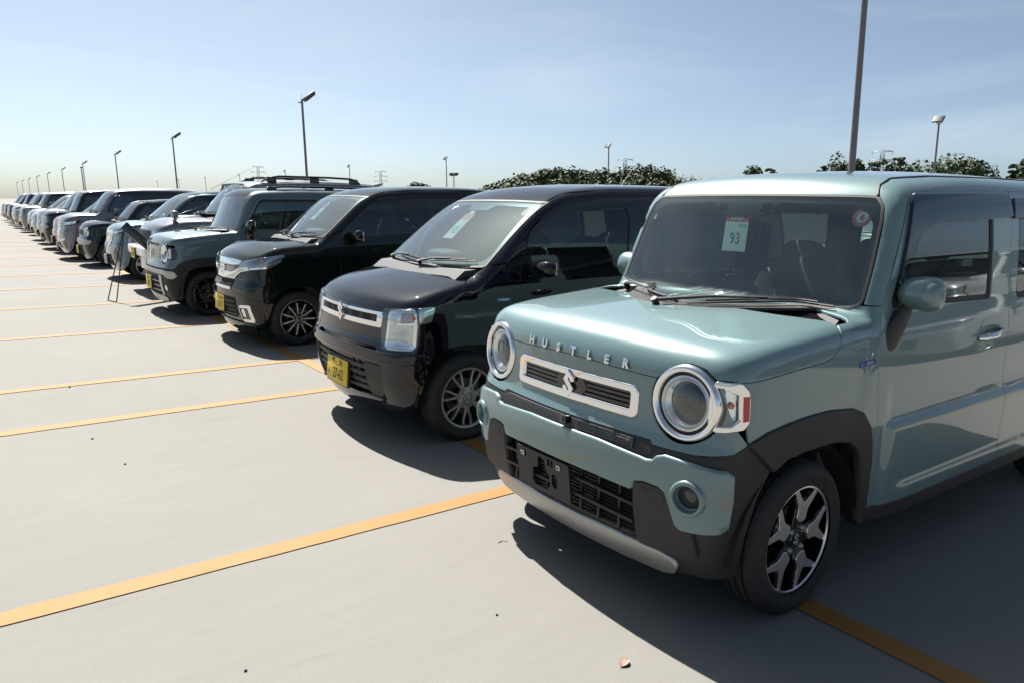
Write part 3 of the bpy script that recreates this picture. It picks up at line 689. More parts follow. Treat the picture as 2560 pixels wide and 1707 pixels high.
def std_body(c,b):
    """the sheets that every car here shares; b holds the outlines (for +y)"""
    sh=c.sh; pm=b['paint']; roofm=b.get('roofpaint',pm); pil=b.get('pillar',pm); S3=lambda P:sh.Sd(np.array(P,float)); F3=lambda P:sh.F(np.array(P,float)); T3=lambda P:sh.T(np.array(P,float))
    hf=c.seg('F',b['hood_front'],4); hs=c.seg('S',b['hood_side'],5); hr=np.array(b['hood_rear'],float) if len(b['hood_rear'][0])==3 else c.seg('T',b['hood_rear'],4)
    hood=np.concatenate([hf,hs,hr]); hood[0][1]=0; hood[-1][1]=0
    c.panel('hood',b.get('hoodpaint',pm),'C',hood,sym=True,depth=.02,bev=.003)
    ab=np.array(b['abase'],float)
    d1=S3(b['door_front'])            # bottom -> top
    arch=c.seg('S',b['arch'],2)       # front -> rear
    zt=ab[-1][2]; dlow=np.array([q for q in d1 if q[2]<zt-.004])
    # front wing
    if b.get('wing',True):
        bs=S3(b['bumper_side'])       # top -> arch
        out=b.get('clad_out'); ln=c.seg('S',out,2) if out else arch
        w=np.concatenate([hs,hr[:b.get('nrear',1)] if b.get('nrear',1) else hr[:0],ab,dlow[::-1],ln[::-1],bs[::-1][:-1] if len(bs)>1 else bs])
        c.panel('front_wing',pm,'W',w,both=True,res=c.res*.8)
    if b.get('clad_out'):
        L=list(b['clad_out'])+[q for q in b['arch'] if q[0]>b['xf'] or q[1]>.585][::-1]
        c.panel('arch_cladding',M_BLK,'W',S3(L),both=True,off=.012,depth=.03,bev=.006,gap=.001,res=c.res*.8)
        if b.get('rclad_out'): c.panel('arch_cladding',M_BLK,'S',np.array(list(b['rclad_out'])+list(b['rarch'])[::-1]),both=True,off=.012,depth=.03,bev=.006,gap=.001,res=c.res*1.2)
    # wheel wells and underbody
    for (xc,r) in((b['xf'],b.get('well',.36)),(b['xf']+b['wb'],b.get('well',.36))):
        for sy in(-1,1):
            w=MB(); pr=[]
            for i in range(13): a=math.pi*i/12; pr.append((r*math.cos(a)*1.02,r*math.sin(a)))
            Mx=Matrix.Rotation(math.radians(90),3,'X')
            V=[]
            for yy in(.715,.44):
                for (px,pz) in pr: V.append((xc+px,sy*yy,.27+pz))
            n=len(pr); F=[(i,i+1,n+i+1,n+i) for i in range(n-1)]+[tuple(range(n,2*n))]
            w.add(V,F); w.build('wheel_well',M_DARK,c.root,0)
    u=MB(); u.box((1.72,0,.27),(2.9,1.16,.10),.03); u.box((1.75,0,.22),(2.2,.5,.10),.03); u.build('underbody',M_DARK,c.root,30)
    e=MB(); e.box((.36,0,.56),(.36,1.16,.62),.05); e.build('engine_bay',M_DARK,c.root,30)
    # doors
    dt=b['door_top']; bl=b['b_line']; cl=b['c_line']; zs=b['zs']
    def xat(L,z): L=sorted(L,key=lambda q:q[1]); return float(np.interp(z,[q[1] for q in L],[q[0] for q in L]))
    def topz(x): return float(np.interp(x,[q[0] for q in dt],[q[1] for q in dt]))
    xb1=xat(bl,1.5); xc1=xat(cl,1.5)
    top1=[q for q in dt if q[0]<xb1-.01]; top2=[q for q in dt if xb1+.01<q[0]<xc1-.01]
    L1=list(b['door_front'])+[q for q in top1 if q[1]>b['door_front'][-1][1]+.003 or q[0]>b['door_front'][-1][0]+.02]+[(xb1,topz(xb1))]+sorted([q for q in bl if zs<q[1]<topz(xb1)-.02],key=lambda q:-q[1])+[(xat(bl,zs),zs)]
    ra=list(b['rarch'])
    cl2=sorted([q for q in cl if q[1]<topz(xc1)-.02],key=lambda q:-q[1])
    rd=list(b.get('rdoor_low',[(ra[0][0]-.04,zs)]))
    L2=[(xat(bl,zs),zs)]+sorted([q for q in bl if zs<q[1]<topz(xb1)-.02],key=lambda q:q[1])+[(xb1,topz(xb1))]+top2+[(xc1,topz(xc1))]+cl2+rd
    dres=b.get('dres',c.res*.7)
    D=[]
    for nm,L,wn,sash in(('front_door',L1,b['win1'],1),('rear_door',L2,b['win2'],2)):
        wn=np.array(wn,float); dm=b.get('doorpaint',pm)
        if b.get('blacksash') is not None:
            zz=b['blacksash']                # painted below the belt, black frames above
            def belt(x): return float(np.interp(x,[q[0] for q in zz],[q[1] for q in zz]))
            x0,x1=min(q[0] for q in L if abs(q[1]-belt(q[0]))<.25),max(q[0] for q in L)
            lowL=clip_poly(np.array(L,float),belt,False); upL=clip_poly(np.array(L,float),belt,True)
            pair=c.panel(nm,dm,'S',lowL,both=True,res=dres)
            c.panel('window_frame',b.get('sashmat',M_BLKG),'S',upL,both=True,parent=pair,holes=[wn],res=c.res,fil=[0,.03],off=-.001)
        else:
            pair=c.panel(nm,dm,'S',L,both=True,holes=[wn],res=dres,fil=[b.get('doorfil',.03),b.get('winfil',.04)])
            seal=offset_poly(wn if area2(wn)>0 else wn[::-1],.004); inner=offset_poly(wn if area2(wn)>0 else wn[::-1],-b.get('sealw',.020))
            c.panel('window_seal',M_RUB,'S',seal,holes=[inner],both=True,parent=pair,off=-.006,res=c.res,gap=0,fil=[.04,.03],depth=.01)
        gm=b.get('glass1',M_GLASSF) if nm=='front_door' else b.get('glass2',M_GLASSD)
        g=offset_poly(wn if area2(wn)>0 else wn[::-1],.004); c.panel('window_glass',gm,'S',g,both=True,parent=pair,off=-.010,res=c.res*1.5,gap=0,depth=.004,bev=.0005,fil=.03)
        D.append(pair)
    c.doors=D
    # door cards inside
    for sy in(-1,1):
        k=MB(); k.box((1.9,sy*.64,.62),(1.95,.06,.55),.02); k.build('door_card',M_DASH,c.root,30)
    # sill strip
    sm=b.get('sillmat',M_BLK); c.panel('sill',sm,'S',[(arch[-1][0]+.02,zs+.004),(ra[0][0]-.02,zs+.004),(ra[0][0]-.02,zs-.05),(arch[-1][0]+.02,zs-.05)],both=True,off=.004,depth=.05,bev=.006,gap=0,res=.05)
    # side frame: pillars and roof rail, and the rear quarter below it
    ws=np.array(b['ws_edge'],float)   # 3D, bottom -> top
    drip=T3(b['drip']); 
    dft=S3(b['door_front']); up=np.array([q for q in dft if q[2]>zt+.004])
    dtp=S3([q for q in dt if q[1]>b['door_front'][-1][1]+.003 or q[0]>b['door_front'][-1][0]+.02])
    rz=b.get('rail_end',3.2); endtop=drip[-1]
    dtp=np.array([q for q in dtp if q[0]<xc1-.005]); cpt=S3([(xc1,topz(xc1))])
    zq=topz(xc1)
    fr=np.concatenate([ws,drip,S3([(drip[-1][0],zq)]),cpt,dtp[::-1],up[::-1],ab[-1:]])
    c.panel('side_frame',pil,'A',fr,both=True,res=c.res*.7)
    xe=b.get('quarter_end',3.26)
    qd=[(xc1,zq)]+cl2+rd+list(ra)+[(xe,zs+.02),(xe,.9),(xe-.03,1.3),(drip[-1][0],zq)]
    hq=[np.array(b['win3'],float)] if b.get('win3') is not None else []
    pair=c.panel('rear_quarter',b.get('quarterpaint',pm),'S',qd,both=True,holes=hq,res=c.res,fil=[0,.03])
    if hq:
        g=offset_poly(hq[0] if area2(hq[0])>0 else hq[0][::-1],.004); c.panel('quarter_glass',M_GLASSD,'S',g,both=True,parent=pair,off=-.006,res=c.res*1.5,gap=0,depth=.004,fil=.03)
    # roof
    xr=drip[-1][0]; wt=np.array(b['ws_top'],float)   # (y,z) centre -> corner
    wt3=c.seg('F',wt,4); 
    rf=np.concatenate([wt3,drip,T3([(xr+.02,drip[-1][1]*.7),(xr+.03,0)])]); rf[0][1]=0; rf[-1][1]=0
    c.panel('roof',roofm,'T',rf,sym=True,res=c.res,depth=.015,bev=.004)
    # windscreen, black border, cowl
    we=F3(ws[:,1:]) if b.get('wsF') else ws
    wb_=c.seg('F',b['ws_bot'],4)
    g=np.concatenate([wb_,we,wt3[::-1]]); g2=g[:,1:].copy(); g2[0][0]=0; g2[-1][0]=0
    full=np.concatenate([g2,(g2[::-1]*[-1,1])[1:-1]])
    wo=c.panel('windscreen',b.get('wsglass',M_GLASS),'F',full,res=c.res*1.3,gap=.004,depth=.004,bev=.0008,fil=b.get('wsfil',.05),off=-.001)
    if b.get('ws_clear') is not None:
        cl_=np.array(b['ws_clear'],float); inn=np.concatenate([cl_,(cl_[::-1]*[-1,1])])
        c.panel('windscreen_border',M_FRIT,'F',full,holes=[inn]+[np.array(q) for q in b.get('ws_holes',[])],parent=wo,res=c.res*1.3,gap=.002,depth=.002,bev=.0004,off=-.006,fil=[b.get('wsfil',.05),.05]+[.004]*len(b.get('ws_holes',[])))
    c.panel('windscreen_seal',M_RUB,'F',offset_poly(full if area2(full)>0 else full[::-1],.003),holes=[offset_poly(full if area2(full)>0 else full[::-1],-.006)],parent=wo,res=c.res,gap=0,depth=.012,bev=.001,off=.0012,fil=b.get('wsfil',.05))
    zc=b['ws_bot'][0][1]; xw=sh.F([(0,zc)])[0][0]; k=MB(); hz=hr[-1][2]
    yc=abs(ab[0][1])
    n=16; V=[]; 
    for i in range(n+1):
        y=-yc+2*yc*i/n
        j=np.interp(abs(y),hr[::-1][:,1],hr[::-1][:,0]); zj=np.interp(abs(y),hr[::-1][:,1],hr[::-1][:,2]); ww=sh.F([(min(abs(y),.62),np.interp(abs(y),[q[0] for q in b['ws_bot']],[q[1] for q in b['ws_bot']]))])[0]
        V+=[(j-.03,y,zj-.045),((j+ww[0])/2,y,min(zj,ww[2])-.035),(ww[0]+.03,y,ww[2]+.004)]
    k.add(V,[(3*i+a,3*i+3+a,3*i+4+a,3*i+1+a) for i in range(n) for a in(0,1)]); k.build('cowl',M_COWL,c.root,40)
    # tail: bumper, tailgate glass and lamps
    zq2=zq; yq=[float(sh.Sd([(xe-.01,z)])[0][1]) for z in(zs,.6,.9,1.2)]
    tl=[(0,zs),(.62,zs),(.66,.6),(.66,.9),(.62,1.2),(.56,1.46),(.50,zq+.02),(0,zq+.05)]
    tp=c.panel('tailgate',pm,'R',np.array(tl),sym=True,res=.05,gap=.0)
    c.panel('tailgate_glass',M_GLASSD,'R',np.array([(0,1.05),(.5,1.05),(.46,1.42),(0,1.45)]),sym=True,parent=tp,off=.003,res=.06,gap=0,fil=.03)
    c.panel('tail_lamp',M_REDL,'R',np.array([(.54,.75),(.64,.75),(.62,1.05),(.54,1.05)]),both=True,parent=(tp,tp),off=.006,res=.05,gap=0,fil=.02)
    return hs,hf
def clip_poly(L,belt,upper):
    """keep the part of a side outline above or below a belt line z=belt(x)"""
    L=densify(L,.02); out=[]; n=len(L); s=1 if upper else -1
    f=lambda p:s*(p[1]-belt(p[0]))
    for i in range(n):
        a,b=L[i],L[(i+1)%n]; fa,fb=f(a),f(b)
        if fa>=0: out.append(a)
        if (fa>=0)!=(fb>=0): out.append(a+(b-a)*(fa/(fa-fb)))
    # follow the belt across the cut
    res=[out[0]]; n=len(out)
    for i in range(1,n+1):
        a,b=out[i-1],out[i%n]
        if np.linalg.norm(b-a)>.06 and abs(f(a))<.004 and abs(f(b))<.004:
            k=int(abs(b[0]-a[0])/.03)
            for j in range(1,k): x=a[0]+(b[0]-a[0])*j/k; res.append(np.array([x,belt(x)]))
        if i<n: res.append(b)
    return np.array(res)
# ---------------------------------------------------------------- nearest car: pale blue-green crossover
def sst(a,b,x): t=np.clip((x-a)/(b-a),0,1); return t*t*(3-2*t)
def hust_extra(x,z):
    on=sst(1.02,1.09,x)*(1-sst(2.55,2.65,x)); led=.019*(1-sst(.612,.652,z))*on
    low=.011*(1-sst(.343,.386,z))*sst(1.08,1.24,x)*(1-sst(2.5,2.6,x))
    return led+low-.006*sst(.62,.70,z)*(1-sst(.70,.86,z))*on
HUST=dict(w=.7375,front=[(.1,.16),(.2,.075),(.3,.035),(.45,.005),(.55,.0),(.64,.012),(.70,.035),(.76,.045),(.9,.052),(.98,.07),(1.08,.12)],
 bow=.082,kc=.165,width=[(.1,.685),(.25,.705),(.5,.720),(.66,.7265),(.8,.7220),(.95,.7140),(1.05,.7035),(1.2,.695),(1.3,.687),(1.4,.675),(1.52,.655),(1.6,.635),(1.7,.60)],
 hood=[(-.1,.93),(.05,.985),(.2,1.02),(.5,1.055),(.9,1.085),(1.4,1.1)],hcrown=.032,kt=.105,
 screen=[(.9,.80),(1.05,.86),(1.25,.945),(1.5,1.05),(1.62,1.11),(1.75,1.2)],sbow=.085,ka=.09,
 roof=[(.8,1.515),(1.0,1.565),(1.15,1.60),(1.4,1.625),(1.9,1.645),(2.6,1.645),(3.2,1.61),(3.5,1.57)],rcrown=.05,kr=.16,
 rear=[(.2,3.34),(.5,3.395),(1.0,3.39),(1.5,3.31),(1.7,3.25)],extra=hust_extra)
def hust_humps(x,ay):   # shallow raised centre of the hood and swellings over the lamps
    return .010*np.exp(-(ay/.36)**4)*np.exp(-((x-.35)/.38)**4)+.006*np.exp(-((ay-.54)/.15)**2)*np.exp(-((x-.05)/.30)**2)
HUST['humps']=hust_humps
def emblem_s(mb,M,h,t):
    """slanted double-hook badge"""
    u=h/2
    A=[(-.05,1),(.62,.50),(.62,.28),(.28,.10),(.05,.20),(.05,.32),(.28,.42),(-.10,.66),(-.10,.42),(.62,-.28),(-.05,-1),(-.62,-.50),(-.62,-.28),(-.28,-.10),(-.05,-.20),(-.05,-.32),(-.28,-.42),(.10,-.66),(.10,-.42),(-.62,.28),(-.62,.42)]
    A=[(-.05,1),(.65,.52),(.62,.22),(.30,.16),(.02,.50),(-.02,.36),(.60,-.26),(.05,-1),(-.65,-.52),(-.62,-.22),(-.30,-.16),(-.02,-.50),(.02,-.36),(-.60,.26)]
    mb.prism([(x*u*.92,y*u) for x,y in A],0,t,M,bev=.0015); return mb
NOSE=lambda p:Matrix.Translation(p)@Matrix(((0,0,-1,0),(-1,0,0,0),(0,1,0,0),(0,0,0,1)))   # local x -> -y, y -> z, z -> -x
def hustler():
    P=paint('pale blue green metallic',(.262,.435,.455),.12,.42)
    c=Car('compact_crossover','pale blue green boxy crossover with round headlamps and auction tag 93','car',HUST,1.78,2.13,.022)
    sh=c.sh; r=c.root
    arch=[(.225,.20),(.238,.36),(.278,.50),(.333,.589),(.40,.622),(.50,.632),(.673,.633),(.784,.616),(.835,.581),(.868,.53),(.893,.44),(.914,.352),(.92,.262)]
    cout=[(.204,.699),(.295,.725),(.40,.739),(.498,.747),(.65,.748),(.795,.733),(.856,.711),(.909,.655),(.935,.59),(.952,.517),(.962,.40),(.966,.295),(.968,.262)]
    RX=2.46
    rarch=[(x+RX,z) for x,z in arch]; rcout=[(x+RX,z) for x,z in cout]
    rarch=[(2.70,.29)]+[(q[0]-.02,q[1]) for q in rarch if q[1]>.29]+[(3.33,.29)]
    b=dict(paint=P,xf=.54,wb=2.46,zs=.292,arch=arch,clad_out=cout,well=.37,
     hood_front=[(0,.893),(.15,.890),(.344,.882),(.415,.882),(.44,.90),(.48,.932),(.535,.948),(.59,.94),(.635,.910)],
     hood_side=[(.172,.905),(.25,.907),(.35,.914),(.45,.922),(.60,.929),(.655,.942),(.69,.968),(.712,1.0)],
     hood_rear=[(.728,.668,1.03),(.742,.63,1.046),(.72,.57,1.05),(.68,.45,1.056),(.645,.3,1.062),(.63,.15,1.066),(.625,0,1.068)],nrear=2,
     abase=[(.811,.632,1.05),(.88,.625,1.07),(.94,.625,1.097),(.99,.69,1.10)],
     bumper_side=[(.165,.752),(.204,.699)],
     door_front=[(1.0,.292),(.992,.45),(.984,.60),(.957,.81),(.947,.956),(.99,1.10),(1.073,1.28),(1.167,1.479),(1.198,1.511),(1.275,1.532)],
     door_top=[(1.198,1.511),(1.275,1.532),(1.7,1.545),(2.09,1.552),(2.6,1.552),(3.0,1.54)],
     b_line=[(2.10,.20),(2.10,.9),(2.105,1.6)],c_line=[(2.70,.55),(2.78,.66),(2.92,.80),(2.98,1.0),(2.99,1.3),(2.95,1.45),(2.90,1.6)],
     rarch=rarch,rclad_out=[(2.665,.29),(2.69,.52),(2.75,.66),(2.84,.72),(3.0,.745),(3.2,.735),(3.30,.68),(3.36,.55),(3.37,.29)],rdoor_low=[(2.72,.60),(2.67,.45),(2.655,.292)],
     win1=[(1.03,1.088),(1.09,1.21),(1.167,1.425),(1.195,1.478),(1.235,1.50),(1.85,1.515),(1.915,1.50),(1.917,1.40),(1.915,1.10),(1.90,1.073)],
     win2=[(2.185,1.06),(2.185,1.30),(2.185,1.50),(2.6,1.505),(2.80,1.49),(2.84,1.3),(2.84,1.06)],winfil=.028,doorfil=.02,dres=.0125,
     drip=[(1.118,.565),(1.16,.545),(1.238,.54),(1.294,.552),(1.5,.557),(2.2,.56),(2.8,.555),(3.2,.53)],
     ws_edge=[(.946,.637,1.102),(.996,.632,1.219),(1.035,.624,1.31),(1.073,.615,1.409),(1.10,.600,1.475)],
     ws_bot=[(0,1.066),(.3,1.070),(.5,1.075),(.6,1.082)],ws_top=[(0,1.516),(.3,1.514),(.5,1.511),(.565,1.508)],wsfil=.035,
     ws_clear=[(.0,1.088),(.3,1.090),(.55,1.098),(.602,1.12),(.612,1.16),(.585,1.40),(.55,1.452),(.48,1.476),(.20,1.482),(.17,1.482),(.155,1.455),(.10,1.43),(.0,1.43)],
     ws_holes=[[(.150,1.444),(.138,1.478),(.094,1.478),(.088,1.442)],[(-.150,1.444),(-.138,1.478),(-.094,1.478),(-.088,1.442)]],
     quarter_end=3.24,wsglass=glass('clean windscreen glass',(.46,.60,.59),.11,film=.008))
    b['ws_clear']=[q for q in b['ws_clear']]
    std_body(c,b)
    fd,rd=c.doors
    # ---- nose: painted fascia with grille opening and lamp holes
    top=c.seg('F',[(0,.893),(.15,.890),(.344,.882),(.405,.881)],4)
    lamp=[(.535+.134*math.cos(a),.816+.134*math.sin(a)) for a in np.linspace(math.radians(150),math.radians(395),26)]
    fascia=np.concatenate([top,sh.F([q for q in lamp if True]),sh.Sd([(.162,.753),(.185,.723),(.204,.699)]),sh.F([(.690,.672)])*0+sh.Sd([(.15,.674)]),sh.F([(.60,.658),(.50,.655),(.438,.656),(.425,.668),(.36,.668),(0,.667)])]); fascia[0][1]=0; fascia[-1][1]=0
    # the outline rounds the lamp: build it without a hole
    gh=np.array([(-.343,.728),(.343,.728),(.343,.832),(-.343,.832)])
    c.panel('front_fascia',P,'W',fascia,sym=True,holes=[gh],fil=[0,.022],res=.018,depth=.02)
    # black lower bumper
    bp=np.concatenate([sh.F([(0,.669),(.36,.669),(.43,.668),(.44,.6575),(.50,.6565),(.60,.6595)]),sh.Sd([(.15,.676),(.205,.697),(.265,.645),(.330,.587),(.278,.50),(.238,.36),(.225,.22)]),sh.F([(.60,.205),(.45,.175),(.25,.165),(0,.165)])]); bp[0][1]=0; bp[-1][1]=0
    opn=np.array([(-.385,.300),(.385,.300),(.385,.486),(-.385,.486)])
    bo=c.panel('front_bumper',M_BLK,'W',bp,sym=True,holes=[opn],fil=[0,.02],res=.02,off=-.004,depth=.02)
    band=[(0,.617),(.2,.617),(.40,.604),(.432,.601),(.456,.606),(.468,.622),(.50,.633),(.60,.630),(.675,.621)]
    bandS=[(.128,.618),(.150,.598),(.155,.52),(.150,.425),(.128,.405)]
    band2=[(.64,.398),(.575,.391),(.552,.405),(.545,.425),(.528,.475),(.513,.513),(.49,.525),(.43,.528),(.39,.518),(.380,.49),(.37,.482),(.2,.488),(0,.489)]
    bl=np.concatenate([sh.F(band),sh.Sd(bandS),sh.F(band2)]); bl[0][1]=0; bl[-1][1]=0
    fogh=[circ(s_*.603,.516,.042,24) for s_ in(-1,1)]
    # the fog holes sit beyond the flat part of the chart
    fh=[sh.Wr_inv(sh.F(q)) for q in fogh]
    bb=c.panel('bumper_band',P,'W',sh.Wr_inv(bl),sym=True,holes=fh,off=.016,depth=.026,bev=.010,gap=.006,res=.014,parent=bo)
    for sy in(-1,1):
        p0=c.on(sy*.603,.516,.016); n=sh.N(sh.F([(sy*.603,.516)]))[0]; Q=Vector((-1,sy*-.10,0)).to_track_quat('Z','Y').to_matrix()
        Q=Vector(n).to_track_quat('Z','Y').to_matrix(); M=Matrix.Translation(p0)@Q.to_4x4()
        f=empty('fog_lamp',r,(0,0,0))
        q=MB(); q.lathe([(.066,-.012),(.062,.004),(.056,.009),(.048,.008),(.043,-.002),(.042,-.03)],40,M); q.build('fog_surround',P,f,50)
        q=MB(); q.lathe([(.0425,-.022),(.042,-.05),(.0,-.055)],32,M); q.build('fog_well',M_BLKG,f,40)
        q=MB(); M2=M@Matrix.Translation((0,0,-.03)); q.lathe([(.036,-.01),(.034,.0),(.02,-.012),(0,-.016)],28,M2); q.build('fog_reflector',M_REFL,f,60)
        q=MB(); q.box((0,0,0),(.056,.010,.004),.001,); q.V=[tuple(M2@Vector((a,b2,c_+.002))) for a,b2,c_ in q.V]; q.build('fog_bar',M_CHR,f,30)
        q=MB(); q.lathe([(.037,-.004),(.03,.006),(.018,.012),(0,.014)],28,M2); q.build('fog_lens',M_CLEAR,f,60)
        # guard pad beside the opening
        gp=[(sy*.392,.508),(sy*.43,.519),(sy*.488,.516),(sy*.507,.500),(sy*.522,.463),(sy*.545,.39),(sy*.56,.30),(sy*.53,.285),(sy*.388,.285)]
        g=c.panel('bumper_guard',M_BLK,'W',np.array(gp) if sy>0 else np.array(gp),parent=bo,off=.014,depth=.02,bev=.006,gap=0,fil=.012,res=.02)
        tw=[(sy*.415,.505),(sy*.482,.503),(sy*.480,.462),(sy*.418,.466)]
        c.panel('tow_cover',M_BLK,'W',np.array(tw),parent=g,off=.0155,depth=.004,bev=.001,gap=0,fil=.01,res=.03)
    # lower opening: mesh, bars, plate bracket
    back=MB(); back.box((.075,0,.39),(.02,.79,.23),.004); back.build('radiator_panel',M_DARK,r,30)
    rib=MB()
    for k in range(15): rib.box((.062,0,.292+.0135*k),(.006,.77,.003))
    rib.build('radiator_fins',M_BLK,r,0)
    for z in(.425,.362): q=MB(); q.box((.030,0,z),(.022,.775,.012),.003); q.build('grille_bar',M_BLK,r,30)
    for y in(-.30,-.19,-.09,.12,.24,.33): q=MB(); q.box((.044,y,.392),(.012,.012,.195),.003); q.build('grille_upright',M_BLK,r,30)
    e=empty('plate_bracket',r,(.006,.103,.392)); e.rotation_euler=(0,math.radians(-7),0)
    H=[[(-.135+.02,.045),(-.105,.045),(-.105,.07),(-.115,.07)],[(-.07,-.045),(-.055,-.065),(.02,-.065),(.045,-.04),(.04,.0),(.018,.03),(.018,.06),(-.018,.072),(-.03,.055),(-.03,.02),(-.065,.01)],[(.055,-.03),(.075,-.048),(.09,-.03),(.09,.005),(.075,.02),(.058,.012)],[(.035,.045),(.05,.045),(.05,.075),(.035,.075)],[(.058,.045),(.07,.045),(.07,.075),(.058,.075)]]
    q=MB(); q.prism(fillet([(-.168,-.084),(.168,-.084),(.168,.084),(-.168,.084)],.012),-.006,.004,NOSE((0,0,0)),holes=[h if area2(h)>0 else h[::-1] for h in H]); q.build('bracket_plate',M_BLK,e,30)
    for sy,hl in((1,-.127),(-1,.105)):
        q=MB(); q.box((-.006,-hl,.056),(.004,.020,.018),.001); q.build('bracket_clip',prin('white nylon',(.75,.74,.66),.5),e,30)
        q=MB(); q.box((-.0083,-hl,.056),(.002,.009,.009)); q.build('clip_hole',M_DARK,e,0)
    gar=[(0,.273),(.30,.272),(.46,.269),(.495,.258),(.507,.232),(.495,.200),(.455,.186),(.30,.183),(0,.183)]
    c.panel('skid_garnish',M_SIL,'W',np.array(gar),sym=True,off=.014,depth=.02,bev=.006,gap=0,res=.02)
    # slot under the grille
    sl=[(0,.661),(.36,.661),(.40,.659),(.428,.645),(.430,.628),(.412,.610),(.38,.607),(0,.621)]
    so=c.panel('air_slot',M_BLK,'W',np.array(sl),sym=True,off=-.002,depth=.015,bev=.002,gap=.001,res=.02)
    for k in range(4):
        z=.632+.0075*k; c.panel('slot_rib',M_BLKG,'W',np.array([(-.36,z-.002),(-.08,z-.002),(-.08,z+.002),(-.36,z+.002)]),parent=so,off=.003,depth=.006,bev=.0005,gap=0,res=.04)
    for y in(-.36,-.27,-.18): c.panel('slot_divider',M_BLKG,'W',np.array([(y-.003,.625),(y+.003,.625),(y+.003,.660),(y-.003,.660)]),parent=so,off=.004,depth=.006,bev=.0005,gap=0,res=.04)
    q=MB(); pc=c.on(-.02,.648,.006); q.box(pc,(.03,.036,.03),.004); pc2=pc+np.array([-.015,0,0]); q.lathe([(.009,-.004),(.009,.003),(.004,.004),(0,.003)],16,NOSE(pc2)); q.build('front_camera',M_BLKG,r,30)
    # grille: chrome frame, dark bars, badge
    fr_o=fillet(np.array([(-.343,.727),(.343,.727),(.343,.833),(-.343,.833)]),.022); fr_i=fillet(np.array([(-.318,.745),(.318,.745),(.318,.8175),(-.318,.8175)]),.014)
    V,F,N=skin_panel(sh,'W',fr_o,[fr_i],res=.02,gap=0,off=.007,depth=.02,bev=.005); go=mesh('grille_frame',V,F,M_CHR,r,N)
    gb=MB(); gb.box((.105,0,.78),(.02,.66,.10)); gb.build('grille_back',M_DARK,r,0)
    for z in(.758,.775,.792,.808): c.panel('grille_slat',M_BLKG,'W',np.array([(-.317,z-.0035),(.317,z-.0035),(.317,z+.0035),(-.317,z+.0035)]),off=-.006,depth=.025,bev=.0025,gap=0,res=.03)
    bd=fillet(np.array([(-.055,.735),(.055,.735),(.09,.785),(.05,.828),(-.05,.828),(-.09,.785)]),.02); c.panel('badge_mount',M_BLKG,'W',bd,off=-.001,depth=.03,bev=.003,gap=0,res=.02)
    em=MB(); emblem_s(em,NOSE((.043,0,.782)),.108,.010); em.build('front_badge',M_CHR,r,25)
    for i,ch in enumerate('HUSTLER'): c.letters(ch,.262-.0905*i,.9075,.043,prin('brushed silver letters',(.72,.74,.78),.16,1),'hood_letter',off=.004,thick=.004,bold=.0022,squash=1.05)
    # headlamps
    for sy in(-1,1):
        e=empty('headlamp',r,(0,0,0)); p0=c.on(sy*.535,.816,0); ax=Vector((-1,sy*.14,.05)).normalized(); Q=ax.to_track_quat('Z','Y').to_matrix(); M=Matrix.Translation(p0)@Q.to_4x4()
        q=MB(); q.lathe([(.130,-.05),(.1305,-.004),(.127,.006),(.119,.012),(.110,.010),(.1045,.002),(.103,-.03)],72,M); q.build('lamp_ring',M_CHR,e,60)
        q=MB(); q.lathe([(.1035,-.012),(.100,-.006),(.0975,-.006),(.096,-.03)],64,M); q.build('lamp_seal',M_BLKG,e,50)
        q=MB(); q.lathe([(.097,-.02),(.094,-.002),(.088,.000),(.083,-.006),(.080,-.012)],64,M); q.build('daylight_ring',prin('frosted lamp ring',(.72,.74,.77),.16,.55,coat=1),e,50)
        q=MB(); q.lathe([(.081,-.010),(.0785,-.004),(.0755,-.006),(.066,-.030),(.05,-.042)],64,M); q.build('reflector_bowl',M_CHR,e,60)
        M3=M@Matrix.Translation((-.004*sy,.004,0)); q=MB(); q.lathe([(.069,-.040),(.068,-.026),(.062,-.018),(.045,-.012),(.02,-.010),(0,-.0095)],56,M3); q.build('projector_lens',prin('projector glass',(.008,.009,.010),.03,coat=1,ior=1.6),e,60)
        q=MB(); q.lathe([(.030,-.012),(.029,-.0085),(.026,-.0085),(.025,-.012)],40,M3@Matrix.Translation((.018*-sy,.008,0))); q.build('projector_rim',prin('lamp inner grey',(.10,.10,.105),.3,.5),e,60)
        q=MB(); q.lathe([(.0965,-.008),(.08,.006),(.05,.016),(.02,.020),(0,.0205)],48,M); q.build('lamp_lens',glass('headlamp cover glass',(.86,.88,.88),.055),e,60)
        # dark half disc across the inner bowl
        # indicator box on the corner
        so_=sh.Sd; io=[('F',.633,.905),('F',.660,.9035),('S',.171,.9025),('S',.194,.876),('S',.198,.845),('S',.196,.777),('S',.178,.756),('F',.675,.748),('F',.640,.745)]
        oo=c.pts(io); ii=c.pts([('F',.622,.893),('F',.662,.891),('S',.169,.868),('S',.170,.785),('F',.684,.761),('F',.625,.756)])
        V,F,N=skin_panel(sh,'W',oo,[ii],res=.015,gap=0,off=.010,depth=.04,bev=.004,fil=[.008,.008])
        if sy<0: V,F,N=mirror(V,F,N)
        mesh('indicator_frame',V,F,M_CHR,e,N)
        V,F,N=skin_panel(sh,'W',c.pts([('F',.634,.900),('F',.680,.892),('S',.174,.87),('S',.174,.78),('F',.690,.764),('F',.640,.757)]),[],res=.02,gap=0,off=-.022,depth=.01)
        if sy<0: V,F,N=mirror(V,F,N)
        mesh('indicator_reflector',V,F,M_REFL,e,N)
        V,F,N=skin_panel(sh,'W',ii,[],res=.02,gap=0,off=.006,depth=.004,bev=.001,fil=.008)
        if sy<0: V,F,N=mirror(V,F,N)
        mesh('indicator_lens',V,F,M_CLEAR,e,N)
